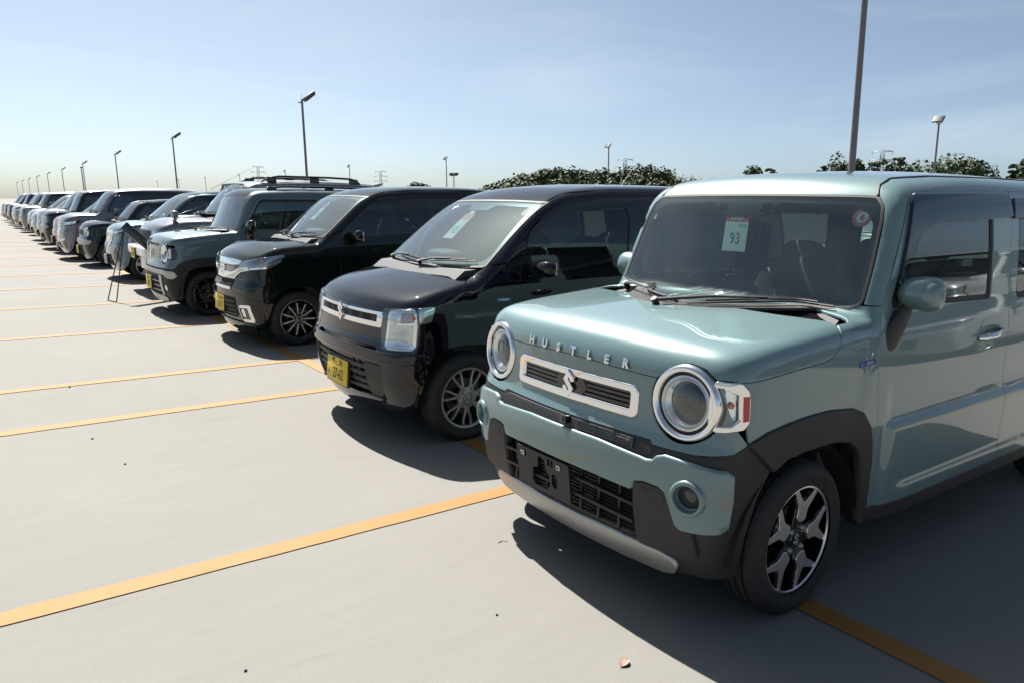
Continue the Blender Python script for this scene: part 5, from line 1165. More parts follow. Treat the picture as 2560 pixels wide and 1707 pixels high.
# ---- third car: dark green wagon with broad chrome nose
def custom():
    P=paint('dark green pearl',(.006,.016,.013),.35,.3)
    sp=gen_shape(zn=.86,zc=1.07,xw=.78,zw=1.085,xt=1.30,zt=1.515,zr=1.655,bow=.12)
    c=Car('custom_wagon','dark green wagon with broad chrome grille bar and plate 23-19','car',sp,2.06,8.06,.028)
    sh=c.sh; r=c.root
    b=gen_body(c,P,xf=.575,hood_front=[(0,.872),(.25,.870),(.45,.868),(.56,.872),(.63,.885)],hood_side=[(.20,.895),(.30,.925),(.42,.955),(.58,.99),(.68,1.02)],ra=.335,glass1=glass('dim door glass',(.30,.35,.34),.075),bumper_side=[(.20,.895),(.30,.80),(.33,.62),(.34,.525)],zs=.25,
      arch=[(.235,.19),(.24,.36),(.26,.43),(.295,.49),(.34,.53),(.40,.565),(.48,.595),(.575,.605),(.67,.595),(.75,.565),(.82,.51),(.87,.44),(.90,.36),(.91,.25)])
    nose_sheet(c,b,P,.13,res=.024)
    # chrome bar, upper grille, emblem
    patch(c,'chrome_bar',M_CHR,[(0,.868),(.30,.866),(.44,.858),(.40,.826),(.28,.815),(0,.812)],.010,sym=True,fil=.006,bev=.004)
    patch(c,'chrome_chin',M_CHR,[(0,.735),(.26,.735),(.33,.75),(.40,.785),(.55,.80),(.56,.778),(.45,.755),(.38,.715),(.33,.678),(0,.672)],.014,sym=True,fil=.006,bev=.005)
    patch(c,'upper_grille',M_BLKG,[(0,.815),(.28,.817),(.40,.828),(.38,.78),(.32,.75),(.26,.735),(0,.735)],.004,sym=True)
    for z in(.757,.785): patch(c,'grille_slat',M_SIL,[(0,z-.006),(.30,z-.004),(.34,z+.008),(0,z+.008)],.009,sym=True,fil=.002)
    fo=fillet(np.array([(-.05,.70),(.05,.70),(.062,.80),(-.062,.80)]),.014); fi=fillet(np.array([(-.036,.714),(.036,.714),(.046,.788),(-.046,.788)]),.008)
    V,F,N=skin_panel(sh,'W',fo,[fi],res=.03,gap=0,off=.020,depth=.010,bev=.003); bd=mesh('front_badge',V,F,M_CHR,r,N)
    for pl in([(-.032,.716),(-.020,.716),(-.024,.786),(-.040,.786)],[(.020,.716),(.032,.716),(.040,.786),(.024,.786)],[(-.022,.745),(.022,.745),(.024,.757),(-.024,.757)]): patch(c,'badge_bar',M_CHR,pl,.019,fil=.002,parent=bd)
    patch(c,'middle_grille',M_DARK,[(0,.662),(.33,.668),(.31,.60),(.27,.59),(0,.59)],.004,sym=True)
    for k in range(4): patch(c,'middle_slat',M_SIL,[(.02,.602+.015*k),(.29,.602+.015*k),(.29,.607+.015*k),(.02,.607+.015*k)],.008,fil=.001,bev=.001)
    patch(c,'chrome_lip',M_CHR,[(0,.588),(.27,.588),(.29,.578),(.27,.566),(0,.564)],.012,sym=True,fil=.004,bev=.004)
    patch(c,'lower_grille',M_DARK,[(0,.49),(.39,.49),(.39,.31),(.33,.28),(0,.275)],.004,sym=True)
    for z in(.445,.40,.355,.315): patch(c,'lower_slat',M_BLK,[(-.385,z-.005),(.385,z-.005),(.385,z+.005),(-.385,z+.005)],.010,fil=.001,bev=.002)
    LP=[('F',.40,.845),('F',.50,.862),('S',.195,.892),('S',.40,.925),('S',.46,.932),('S',.40,.875),('S',.25,.815),('F',.60,.800),('F',.42,.785)]
    hl=lamp_pair(c,LP,off=.006,base=prin('lamp housing',(.33,.34,.35),.16,.7,bump=.8,bscale=60))
    for sy,e in zip((1,-1),hl):
        m=MB(); pb=sh.Sd([(.23,.868)])[0]; m.add(*superbox((pb[0]-.004,sy*(pb[1]+.004),pb[2]),(.03,.02,.025),2)); m.build('amber_bulb',M_ORG,e,60)
        def pnl(nm,mat,pts,off,fil=.01,holes=()):
            V,F,N=skin_panel(sh,'W',c.pts(pts),[c.pts(h) for h in holes],res=.03,gap=0,off=off,depth=.01,bev=.003,fil=[fil]+[fil]*len(holes))
            if sy<0: V,F,N=mirror(V,F,N)
            return mesh(nm,V,F,mat,e,N)
        pnl('lamp_brow',M_CHR,[('F',.60,.796),('S',.26,.812),('S',.40,.868),('S',.40,.858),('S',.26,.795),('F',.60,.782)],.007,.002)
        pnl('fog_frame',M_CHR,[('F',.47,.42),('F',.635,.432),('F',.635,.26),('F',.47,.255)],.012,.012,[[('F',.46,.397),('F',.605,.405),('F',.605,.283),('F',.46,.278)]])
        pnl('fog_pocket',M_BLKG,[('F',.47,.40),('F',.605,.408),('F',.605,.283),('F',.47,.278)],.005,.01)
        pnl('fog_lens',M_CHR,[('F',.50,.385),('F',.54,.388),('F',.54,.31),('F',.50,.308)],.010,.012)
        pnl('corner_flare',P,[('F',.43,.56),('F',.60,.50),('S',.20,.48),('S',.20,.20),('F',.60,.20),('F',.44,.22)],.004,.02)
    patch(c,'splitter',P,[(0,.235),(.40,.235),(.58,.225),(.60,.16),(.40,.130),(0,.140)],.018,sym=True,bev=.008)
    c.plate(-.006,.05,.405,M_PLATE,M_INK,'野田 580','さ','23-19',tilt=math.radians(-3))
    b['mx']=1.20; gen_furniture(c,b,P,'spoke11',.280,.195,fine=True,tagn='117')
    return c
# ---- fourth car: older crossover, black roof and roof rails
def crossover_old():
    P=paint('steel blue green',(.215,.325,.350),.2,.40); RB=paint('black roof paint',(.010,.010,.012),.2,.3)
    sp=dict(HUST); sp.pop('humps',None); sp['extra']=None
    c=Car('roof_rail_crossover','grey green crossover with black roof, roof rails and round headlamps','car',sp,1.83,10.55,.03)
    sh=c.sh; r=c.root
    arch=[(.235,.20),(.245,.36),(.275,.50),(.333,.589),(.40,.622),(.50,.632),(.673,.633),(.784,.616),(.835,.581),(.868,.53),(.893,.44),(.914,.352),(.92,.27)]
    cout=[(.14,.60),(.20,.665),(.30,.705),(.40,.725),(.498,.735),(.65,.735),(.795,.725),(.856,.70),(.909,.65),(.935,.59),(.952,.517),(.962,.40),(.966,.27)]
    b=dict(paint=P,roofpaint=RB,xf=.56,wb=2.425,zs=.292,arch=arch,clad_out=cout,well=.37,
     hood_front=[(0,.875),(.344,.872),(.42,.875),(.46,.91),(.52,.928),(.58,.92),(.63,.895)],hood_side=[(.172,.895),(.25,.90),(.35,.91),(.50,.92),(.66,.94),(.70,.97),(.712,1.0)],
     hood_rear=[(.728,.668,1.03),(.742,.63,1.046),(.72,.57,1.05),(.68,.45,1.056),(.645,.3,1.062),(.63,.15,1.066),(.625,0,1.068)],nrear=2,abase=[(.811,.632,1.05),(.88,.625,1.07),(.94,.625,1.097),(.99,.69,1.10)],bumper_side=[(.165,.70),(.14,.60)],
     door_front=[(1.0,.292),(.992,.45),(.975,.81),(.965,.956),(.993,1.10),(1.087,1.28),(1.193,1.46),(1.24,1.50)],door_top=[(1.30,1.512),(1.7,1.52),(2.12,1.525),(2.6,1.52),(3.0,1.51)],
     b_line=[(2.12,.20),(2.12,1.6)],c_line=[(2.68,.55),(2.76,.66),(2.90,.80),(2.96,1.0),(2.97,1.3),(2.95,1.6)],rarch=[(2.66,.29)]+[(x+2.405,z) for x,z in arch if z>.29]+[(3.31,.29)],rclad_out=[(2.645,.29),(2.67,.52),(2.73,.66),(2.82,.71),(2.98,.735),(3.18,.725),(3.28,.67),(3.34,.55),(3.35,.29)],rdoor_low=[(2.70,.60),(2.65,.45),(2.635,.292)],
     win1=[(1.035,1.088),(1.13,1.27),(1.225,1.44),(1.275,1.47),(2.02,1.48),(2.03,1.09)],win2=[(2.19,1.09),(2.19,1.48),(2.78,1.47),(2.84,1.3),(2.84,1.09)],winfil=.035,doorfil=.02,
     drip=[(1.118,.565),(1.16,.553),(1.238,.55),(1.294,.552),(1.5,.557),(2.2,.56),(2.8,.555),(3.2,.53)],ws_edge=[(.946,.637,1.102),(.996,.632,1.219),(1.035,.624,1.31),(1.073,.615,1.409),(1.10,.600,1.475)],
     ws_bot=[(0,1.066),(.3,1.070),(.5,1.075),(.6,1.082)],ws_top=[(0,1.516),(.3,1.514),(.5,1.511),(.565,1.508)],wsfil=.035,ws_clear=[(.0,1.088),(.3,1.090),(.55,1.098),(.602,1.12),(.612,1.16),(.585,1.42),(.55,1.472),(.1,1.49),(.0,1.49)],quarter_end=3.24,glass1=M_GLASSF)
    std_body(c,b)
    top=c.seg('F',[(0,.875),(.344,.872),(.40,.873)],4); lamp=[(.52+.125*math.cos(a),.79+.125*math.sin(a)) for a in np.linspace(math.radians(140),math.radians(395),22)]
    fas=np.concatenate([top,sh.F(lamp),sh.Sd([(.165,.72),(.14,.602)]),sh.F([(.60,.615),(.45,.612),(0,.612)])]); fas[0][1]=0; fas[-1][1]=0
    c.panel('front_fascia',P,'W',fas,sym=True,res=.025,depth=.02)
    bp=np.concatenate([sh.F([(0,.609),(.45,.609),(.60,.612)]),sh.Sd([(.14,.598),(.20,.663),(.30,.62),(.325,.58),(.275,.50),(.245,.36),(.235,.22)]),sh.F([(.60,.205),(.45,.175),(0,.165)])]); bp[0][1]=0; bp[-1][1]=0
    c.panel('front_bumper',M_BLK,'W',bp,sym=True,res=.028,off=-.002,depth=.02)
    patch(c,'grille_field',M_BLKG,[(0,.845),(.36,.842),(.375,.80),(.365,.715),(0,.712)],.003,sym=True)
    for k in range(6): patch(c,'grille_slat',M_SIL,[(0,.724+.021*k),(.36,.724+.021*k),(.362,.732+.021*k),(0,.732+.021*k)],.009,sym=True,fil=.002,bev=.002)
    em=MB(); emblem_s(em,NOSE(c.on(0,.778,.016)),.115,.012); em.build('front_badge',M_CHR,r,25)
    for i,ch in enumerate('HUSTLER'): c.letters(ch,.27-.09*i,.893,.040,M_BLKG,'hood_letter',off=.004,thick=.003,bold=.002)
    patch(c,'chrome_beam',M_SIL,[(0,.585),(.50,.582),(.62,.575),(.64,.52),(.61,.49),(.57,.50),(.52,.54),(0,.545)],.016,sym=True,fil=.01,bev=.006)
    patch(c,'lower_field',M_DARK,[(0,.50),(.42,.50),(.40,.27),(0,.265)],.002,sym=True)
    for z in(.44,.38,.32): patch(c,'lower_bar',M_SIL,[(-.40,z-.004),(.40,z-.004),(.40,z+.004),(-.40,z+.004)],.008,fil=.001)
    patch(c,'lower_frame',M_ALLOY,[('F',.42,.52),('F',.50,.52),('F',.47,.27),('F',.42,.27)],.012,both=True)
    patch(c,'skid_garnish',M_SIL,[(0,.255),(.40,.255),(.50,.235),(.48,.185),(.40,.175),(0,.175)],.014,sym=True,bev=.006)
    patch(c,'fog_lamp',M_CHR,[('F',.56,.40),('F',.60,.40),('F',.60,.34),('F',.56,.34)],.006,both=True)
    for sy in(-1,1):
        e=empty('headlamp',r); p0=c.on(sy*.52,.79,0); M=Matrix.Translation(p0)@Vector((-1,sy*.16,.04)).normalized().to_track_quat('Z','Y').to_matrix().to_4x4()
        q=MB(); q.lathe([(.124,-.04),(.124,-.002),(.12,.006),(.112,.008)],48,M); q.build('lamp_seal',M_BLKG,e,60)
        q=MB(); q.lathe([(.113,.0),(.111,.010),(.10,.014),(.085,.010),(.078,.0)],48,M); q.build('lamp_ring',M_CHR,e,60)
        q=MB(); q.lathe([(.079,.002),(.06,-.02),(.04,-.035)],40,M); q.build('reflector_bowl',M_REFL,e,60)
        q=MB(); q.lathe([(.045,-.03),(.04,-.01),(.02,.0),(0,.004)],28,M); q.build('projector_lens',prin('projector glass',(.01,.012,.014),.02,coat=1,ior=1.7),e,60)
        V,F,N=skin_panel(sh,'W',c.pts([('F',.62,.87),('S',.17,.862),('S',.185,.83),('S',.185,.75),('S',.165,.72),('F',.63,.715)]),[],res=.03,gap=0,off=.006,depth=.02,bev=.003,fil=.012)
        if sy<0: V,F,N=mirror(V,F,N)
        mesh('indicator_frame',V,F,M_BLKG,e,N)
        V,F,N=skin_panel(sh,'W',c.pts([('F',.635,.855),('F',.668,.85),('F',.672,.735),('F',.635,.73)]),[],res=.03,gap=0,off=.010,depth=.006,bev=.003,fil=.01)
        if sy<0: V,F,N=mirror(V,F,N)
        mesh('indicator_lens',V,F,prin('lamp bowl',(.62,.63,.64),.12,.8,bump=.35,bscale=18),e,N)
        # roof rail
        yy=.535*sy; q=MB(); q.tube([(1.34,yy,1.575),(1.45,yy,1.625),(1.6,yy,1.645),(2.2,yy,1.65),(2.8,yy,1.645),(2.95,yy,1.62),(3.05,yy,1.57)],[.010,.013,.014,.014,.014,.013,.010],8,flat=1.2,upv=(0,0,1))
        for x in(1.45,2.25,2.9): q.box((x,yy,1.605),(.13,.026,.07),.01)
        q.build('roof_rail',M_BLKG,r,50)
        q=MB(); q.box((.87,sy*.727,.90),(.11,.004,.016),.001); q.build('side_badge',M_BLUEP,r,30)
    c.plate(-.012,.09,.40,M_PLATE,M_INK,'野田 580','そ','10-57')
    c.mirror_ear(1.08,1.14,M_BLKG,(.15,.19,.15),.12,M_BLKG,foot=(.0,-.15,.12,.16))
    c.wipers([((.43,1.078),(-.10,1.066),(.50,1.066)),((-.14,1.066),(-.545,1.079),(-.02,1.062))])
    for i,pair in enumerate(c.doors):
        for sy,d in zip((1,-1),pair):
            x=1.98 if i==0 else 2.80; hy=sy*float(sh.Sd([(x,.93)])[0][1]); m=MB(); m.tube([(x-.09,hy,.925),(x-.06,hy+sy*.03,.93),(x+.06,hy+sy*.03,.935),(x+.09,hy,.935)],.012,8,flat=.6,upv=(0,0,1)); m.build('door_handle',P,d,60)
    c.cabin(1.055,1.0,1,1.62,2.42,w=.60,top=1.20); c.wheels('y5b',.289,.2035,.165,.56,2.425,.727,fine=True)
    return c
# ---------------------------------------------------------------- the rest of the row
def quick(name,label,col,x0,y0,shape={},nose='slant',plate='y',num='',roof=None,wheel='multi',far=0,res=None,metal=.4,pil=None,group='cars parked in the front row',yaw=0,roofz=None,**kw):
    col=tuple(min(.85,v*1.35) for v in col) if max(col)>.15 else col
    key='paint %.3f %.3f %.3f'%tuple(col); P=paint(key,col,metal,.34); RP=paint('roof %.3f %.3f %.3f'%tuple(roof),roof,.3,.3) if roof else P
    c=Car(name,label,'car',gen_shape(**shape),x0,y0,res or (.035 if far==0 else .05 if far==1 else .075),group,yaw)
    sh=c.sh; r=c.root; q=c.sp['_g']; zn=q['zn']; d=q['w']-.7375
    gl=M_GLASSF if far==0 else glass('dim door glass',(.30,.35,.34),.075)
    b=gen_body(c,P,roofpaint=RP,pillar=paint('pillar '+key,col,metal,.34) if pil is None else pil,glass1=gl,**kw)
    nose_sheet(c,b,P,.16)
    z=lambda v:v*zn/.86
    if nose=='slant':      # swept lamps either side of a slatted grille
        patch(c,'grille',M_BLKG,[(0,z(.83)),(.36,z(.83)),(.40,z(.80)),(.36,z(.71)),(0,z(.70))],.004,sym=True)
        for k in range(1 if far>1 else 3): patch(c,'grille_slat',M_CHR,[(0,z(.725+.037*k)),(.35,z(.725+.037*k)),(.355,z(.737+.037*k)),(0,z(.737+.037*k))],.009,sym=True,fil=.001)
        lamp_pair(c,[('F',.42,z(.835)),('F',.56,z(.855)),('S',.25,z(.875)),('S',.40,z(.91)),('S',.33,z(.85)),('S',.22,z(.78)),('F',.58,z(.755)),('F',.43,z(.745))],off=.006)
    elif nose=='vee':      # light bars that meet in a V of chrome
        patch(c,'grille',M_BLKG,[(0,z(.845)),(.33,z(.845)),(.30,z(.76)),(.22,z(.64)),(0,z(.62))],.004,sym=True)
        patch(c,'chrome_vee',M_CHR,[(.34,z(.85)),(.40,z(.85)),(.30,z(.62)),(.22,z(.57)),(0,z(.565)),(0,z(.61)),(.20,z(.62)),(.25,z(.66))],.012,sym=True,bev=.005,fil=.004)
        for k in range(3): patch(c,'grille_slat',M_SIL,[(0,z(.66+.05*k)),(.22+.02*k,z(.66+.05*k)),(.225+.02*k,z(.672+.05*k)),(0,z(.672+.05*k))],.009,sym=True,fil=.001)
        e=MB(); e.lathe([(.05,0),(.05,.006),(.042,.009),(.036,.006),(.036,0)],28,NOSE(c.on(0,z(.76),.012))); e.build('front_badge',M_CHR,r,50)
        lamp_pair(c,[('F',.42,z(.85)),('F',.58,z(.87)),('S',.28,z(.895)),('S',.45,z(.93)),('S',.36,z(.865)),('S',.22,z(.81)),('F',.58,z(.785)),('F',.40,z(.775))],off=.006,base=M_BLKG)
        patch(c,'lamp_blade',M_CHR,[('F',.44,z(.825)),('F',.60,z(.845)),('S',.30,z(.882)),('S',.30,z(.868)),('F',.60,z(.822)),('F',.44,z(.80))],.012,both=True,fil=.003)
        patch(c,'bumper_blade',M_SIL,[('F',.36,z(.58)),('F',.62,z(.66)),('F',.63,z(.60)),('F',.50,z(.50)),('F',.48,z(.36)),('F',.42,z(.36))],.014,both=True,fil=.006,bev=.005)
        patch(c,'fog_pocket',M_BLKG,[('F',.50,z(.50)),('F',.64,z(.52)),('F',.64,z(.33)),('F',.50,z(.33))],.006,both=True)
    elif nose=='round':    # upright rounded lamps
        patch(c,'grille',M_BLK,[(0,z(.80)),(.36,z(.80)),(.36,z(.70)),(0,z(.70))],.004,sym=True)
        for sy in(-1,1):
            e=empty('headlamp',r); M=Matrix.Translation(c.on(sy*.55,z(.755),0))@Vector((-1,sy*.25,.03)).normalized().to_track_quat('Z','Y').to_matrix().to_4x4()@Matrix.Diagonal((1,1,1,1))
            qd=MB(); qd.lathe([(.10,-.03),(.10,.004),(.092,.010),(.084,.006)],32,M); qd.build('lamp_ring',M_CHR,e,60)
            qd=MB(); qd.lathe([(.086,.004),(.05,.0),(0,-.002)],32,M); qd.build('lamp_bowl',prin('milky lamp bowl',(.62,.64,.60),.15,.5),e,60)
            qd=MB(); qd.lathe([(.087,.006),(.05,.016),(0,.02)],32,M); qd.build('lamp_lens',M_CLEAR,e,60)
        patch(c,'bumper_bar',M_SIL,[(0,z(.60)),(.55,z(.60)),(.64,z(.57)),(.60,z(.50)),(0,z(.52))],.014,sym=True,bev=.006)
    elif nose=='box':      # square lamps in a dark band
        patch(c,'grille',M_BLKG,[(0,z(.84)),(.40,z(.84)),(.64,z(.83)),(.64,z(.68)),(.40,z(.67)),(0,z(.67))],.004,sym=True)
        lamp_pair(c,[('F',.46,z(.825)),('F',.62,z(.82)),('S',.17,z(.815)),('S',.17,z(.70)),('F',.62,z(.69)),('F',.46,z(.69))],off=.010)
        patch(c,'bumper_bar',M_SIL,[(0,z(.62)),(.55,z(.62)),(.62,z(.58)),(.55,z(.54)),(0,z(.54))],.014,sym=True,bev=.006)
    elif nose=='tall':     # wide slatted chrome face
        patch(c,'grille',M_BLKG,[(0,z(.83)),(.40,z(.83)),(.42,z(.70)),(.36,z(.50)),(0,z(.50))],.004,sym=True)
        for k in range(6): patch(c,'grille_slat',M_CHR,[(0,z(.53+.05*k)),(.37,z(.53+.05*k)),(.375,z(.55+.05*k)),(0,z(.55+.05*k))],.009,sym=True,fil=.001,bev=.003)
        lamp_pair(c,[('F',.44,z(.83)),('F',.58,z(.845)),('S',.26,z(.855)),('S',.46,z(.875)),('S',.40,z(.80)),('S',.24,z(.74)),('F',.58,z(.72)),('F',.45,z(.71))],off=.006,base=M_BLKG)
        patch(c,'lamp_blade',M_CHR,[('F',.60,z(.80)),('S',.25,z(.82)),('S',.38,z(.845)),('S',.34,z(.80)),('S',.24,z(.765)),('F',.60,z(.75))],.011,both=True,fil=.004)
        patch(c,'fog_pocket',M_BLKG,[('F',.46,z(.40)),('F',.62,z(.42)),('F',.62,z(.24)),('F',.46,z(.22))],.006,both=True)
        patch(c,'chrome_sweep',M_CHR,[('F',.44,z(.44)),('F',.63,z(.46)),('F',.63,z(.43)),('F',.44,z(.41))],.010,both=True,fil=.003)
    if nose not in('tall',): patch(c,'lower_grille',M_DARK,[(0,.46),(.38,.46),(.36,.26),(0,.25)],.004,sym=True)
    if far==0 and nose!='tall':
        for zz_ in(.41,.36,.31): patch(c,'lower_bar',M_BLK,[(-.36,zz_-.006),(.36,zz_-.006),(.36,zz_+.006),(-.36,zz_+.006)],.010,fil=.001)
    if plate: c.plate(-.022,.04,.36 if nose!='tall' else .32,M_PLATE if plate=='y' else M_PLATEW,M_INK if plate=='y' else M_INKG,'野田 580' if far==0 and num else '','',num if far<2 else '')
    if far<2:
        gen_furniture(c,b,P,wheel,.280,.195,wip=far==0,wheels=True)
    else:
        gen_furniture_far(c,b,P,wheel)
    return c
def gen_furniture_far(c,b,P,wheel):
    q=c.sp['_g']; c.mirror_ear(b['door_front'][1][0]+.2,q['zc']+.04,P,(.14,.19,.14),.09,M_BLKG); c.wheels(wheel,.280,.195,.16,b['xf'],b['wb'],.725+(q['w']-.7375))
    f=MB(); f.box((1.9,0,.62),(2.0,1.2,.5)); f.build('cabin_floor',M_CARPET,c.root,0); c.seats(q['xt']+.35,q['xt']+1.15,top=min(1.17,q['zr']-.47))
def clone(o,old=(),P=None,parent=None):
    n=o.copy(); COL.objects.link(n); n.parent=parent
    if n.type=='MESH' and P and n.material_slots[0].material.name in old: n.material_slots[0].link='OBJECT'; n.material_slots[0].material=P
    for ch in list(o.children): clone(ch,old,P,n)
    return n
TALL=dict(zn=.95,zc=1.12,xw=.75,zw=1.13,xt=1.10,zt=1.61,zr=1.735,tumble=.75); BOX=dict(zn=.96,zc=1.09,xw=.74,zw=1.10,xt=.99,zt=1.60,zr=1.72,tumble=.6); RAKE=dict(zn=.86,zc=1.05,xw=.72,zw=1.065,xt=1.25,zt=1.50,zr=1.62); LOW=dict(zn=.84,zc=.98,xw=.78,zw=1.0,xt=1.10,zt=1.37,zr=1.475,tumble=.9)
def suv():
    c=quick('off_road_car','tall silver off-roader with hood scoop, wing mirror and black roof rails','x',0,0) if False else None
    P=paint('silver lilac',(.40,.40,.44),.6,.32)
    sp=gen_shape(zn=1.0,zc=1.19,xw=1.0,zw=1.235,xt=1.46,zt=1.72,zr=1.82,w=.80,L=4.0,tumble=.9,bow=.10)
    c=Car('off_road_car','tall silver off-roader with hood scoop and black roof rails','car',sp,2.16,13.05,.035,'cars parked in the front row'); sh=c.sh; r=c.root
    b=gen_body(c,P,xf=.70,wb=2.45,zs=.42,ra=.40,xb=2.45,sash=False,belt=[(0,1.19),(4,1.22)],hood_side=[(.30,1.02),(.5,1.06),(.75,1.12),(.9,1.15)],
       arch=arch_line(.70,.34,.40,.36,14),rarch=arch_line(3.15,.34,.40,.42,12),win3=[(3.22,1.28),(3.22,1.58),(3.75,1.56),(3.80,1.28)],pillar=P,bumper_side=[(.30,1.02),(.30,.72),(.325,.66)],arch_=0)
    nose_sheet(c,b,P,.36)
    patch(c,'grille',M_BLK,[(0,.98),(.42,.98),(.44,.86),(.40,.80),(0,.80)],.006,sym=True)
    for k in range(4): patch(c,'grille_slat',M_DARK,[(0,.82+.04*k),(.40,.82+.04*k),(.40,.835+.04*k),(0,.835+.04*k)],.010,sym=True,fil=.001)
    lamp_pair(c,[('F',.47,.975),('F',.64,.975),('S',.20,.97),('S',.20,.83),('F',.64,.81),('F',.48,.81)],off=.01)
    k=MB(); k.add(*superbox((.02,0,.66),(.26,1.62,.17),5,40,12)); k.build('steel_bumper',prin('white bumper paint',(.70,.70,.68),.3,coat=1),r,60)
    k=MB(); k.add(*superbox((.70,0,1.16),(.42,.46,.10),3.5)); k.build('hood_scoop',P,r,60); k=MB(); k.box((.505,0,1.165),(.03,.38,.05),.01); k.build('scoop_mouth',M_DARK,r,30)
    e=empty('wing_mirror',r,(.36,-.66,1.06)); k=MB(); k.tube([(0,0,0),(.02,-.03,.09),(.04,-.03,.12)],[.035,.025,.02],10); k.add(*superbox((.02,-.03,.17),(.10,.13,.12),2.8)); k.build('mirror_shell',P,e,60)
    for sy in(-1,1):
        yy=sy*.60; q=MB(); q.tube([(1.75,yy,1.765),(1.9,yy,1.83),(2.05,yy,1.855),(2.9,yy,1.86),(3.3,yy,1.85),(3.42,yy,1.82),(3.5,yy,1.75)],[.014,.018,.019,.019,.019,.018,.014],8,flat=1.2,upv=(0,0,1))
        for x in(1.92,2.65,3.36): q.box((x,yy,1.80),(.16,.04,.09),.01)
        q.build('roof_rail',M_BLKG,r,50)
    k=MB(); k.prism([(3.72,1.755),(3.92,1.80),(3.95,1.79),(3.86,1.735)],-.6,.6,Matrix.Rotation(math.radians(90),3,'X')); k.build('rear_spoiler',P,r,30)
    k=MB(); k.tube([(1.25,.55,1.64),(1.95,.50,2.02)],[.004,.002],6); k.build('radio_aerial',M_CHR,r,40)
    c.mirror_ear(1.60,1.27,P,(.14,.2,.16),.10); c.cabin(1.18,1.1,1,1.9,2.8,w=.62,top=1.38); c.wheels('y5b',.345,.21,.2,.70,2.45,.80); c.wipers([((.42,1.245),(-.08,1.23),(.50,1.225)),((-.13,1.235),(-.55,1.25),(-.02,1.22))])
    c.plate(-.125,.05,.62,M_PLATE,M_INK,'野田 580','た','41-80')
    return c
def roofcap(c,P):
    pass
def row():
    suv()
    quick('light_blue_hatchback','light blue hatchback with chrome V grille beside the leaning black board','x' and (.20,.335,.375),1.98,15.5,dict(zn=.90,zc=1.07,xw=.72,zw=1.085,xt=1.25,zt=1.52,zr=1.64),'vee','w','58-31',roof=(.012,.013,.016),wheel='mach5',metal=.35)
    quick('navy_hatchback','small dark navy hatchback with pale round lamps and silver wheels','x' and (.008,.014,.034),1.86,18.75,LOW,'round','y','30-72',wheel='multi')
    quick('silver_wagon','tall lilac silver wagon with dark side windows behind the navy hatchback','x' and (.31,.30,.35),1.66,21.0,TALL,'tall','w','12-04',metal=.55)
    quick('red_hatchback','bright red hatchback with white nose plate just past the tall silver wagon','x' and (.42,.012,.030),1.74,23.45,RAKE,'slant','w','77-05',far=1,metal=.1)
    quick('brown_box_wagon','dark brown boxy wagon with pale roof and yellow plate','x' and (.026,.020,.018),1.62,25.4,BOX,'box','y','83-90',roof=(.52,.53,.55),far=1)
    quick('steel_blue_wagon','steel blue wagon with chrome nose beyond the brown box wagon','x' and (.20,.26,.33),1.68,28.2,TALL,'slant','y','90-11',far=1,metal=.5)
    F=[('white_hatchback','low white hatchback just past the steel blue wagon',(.62,.63,.64),1.66,30.6,RAKE,'slant','w',None),
       ('pearl_hatchback','pearl white hatchback nearest in the far group, before the beige wagon',(.58,.58,.57),1.78,34.6,RAKE,'vee','w',None),
       ('beige_wagon','pale beige green boxy wagon with square lamps in the far row',(.36,.39,.34),1.66,37.8,BOX,'box','y',None),
       ('crimson_wagon','crimson wagon with red roof beyond the beige wagon',(.20,.008,.022),1.78,40.3,TALL,'slant','y',None),
       ('white_box_wagon','white tall wagon between the crimson wagon and a black one',(.66,.67,.68),1.62,42.6,TALL,'tall','y',None),
       ('black_wagon','black green tall wagon past the white tall wagon',(.012,.018,.018),1.68,45.0,TALL,'tall','y',None),
       ('indigo_wagon','indigo wagon far down the row with a white nose beside it',(.02,.022,.07),1.58,47.6,BOX,'box','y',None),
       ('grey_hatchback','small grey hatchback far down the row, third from the left edge',(.25,.26,.27),1.7,50.2,RAKE,'slant','w',None),
       ('scarlet_wagon','scarlet roofed wagon far down the row, second from the left edge',(.30,.012,.02),1.6,53.0,TALL,'slant','y',None),
       ('ivory_wagon','ivory wagon last in the row at the left edge',(.60,.58,.52),1.6,57.4,TALL,'tall','y',None)]
    made={}
    for nm,lb,col,x,y,shp,ns,pl,rf in F:
        k=(id(shp),ns)
        if k not in made: made[k]=(quick(nm,lb,col,x,y,shp,ns,pl,roof=rf,far=2).root,tuple(min(.85,v*1.35) for v in col) if max(col)>.15 else col); continue
        col=tuple(min(.85,v*1.35) for v in col) if max(col)>.15 else col
        src_,c0=made[k]; P=paint('paint %.3f %.3f %.3f'%tuple(col),col,.4,.34); old={'paint %.3f %.3f %.3f'%tuple(c0),'pillar paint %.3f %.3f %.3f'%tuple(c0)}
        n=clone(src_,old,P); n.name=nm; n.location=(x,y,0); n['label']=lb
    # white car two bays to the near side: outside the frame, seen mirrored in the nearest car's flank
    w=quick('white_estate','white estate in the back row, mirrored in the nearest car door','x' and (.72,.73,.74),8.3,-1.55,dict(zn=.86,zc=1.0,xw=.95,zw=1.02,xt=1.55,zt=1.42,zr=1.52,L=3.9,w=.82),'slant','w','',far=1,metal=.0,xf=.75,wb=2.5,group='cars outside the frame')
    clone_near=[('brown_box_wagon',-4.4,'unseen brown box wagon added beyond the white estate to darken reflections'),('black_wagon',-7.0,'unseen black wagon added to the back row to darken reflections')]  # unseen dark cars, added to darken what the nearest flank mirrors
    # the row that stands back to back with this one
    def copy_tree(o,parent=None):
        n=o.copy(); COL.objects.link(n); n.parent=parent
        for ch in list(o.children): copy_tree(ch,n)
        return n
    src={o.name:o for o in COL.objects if o.parent is None and 'category' in o}
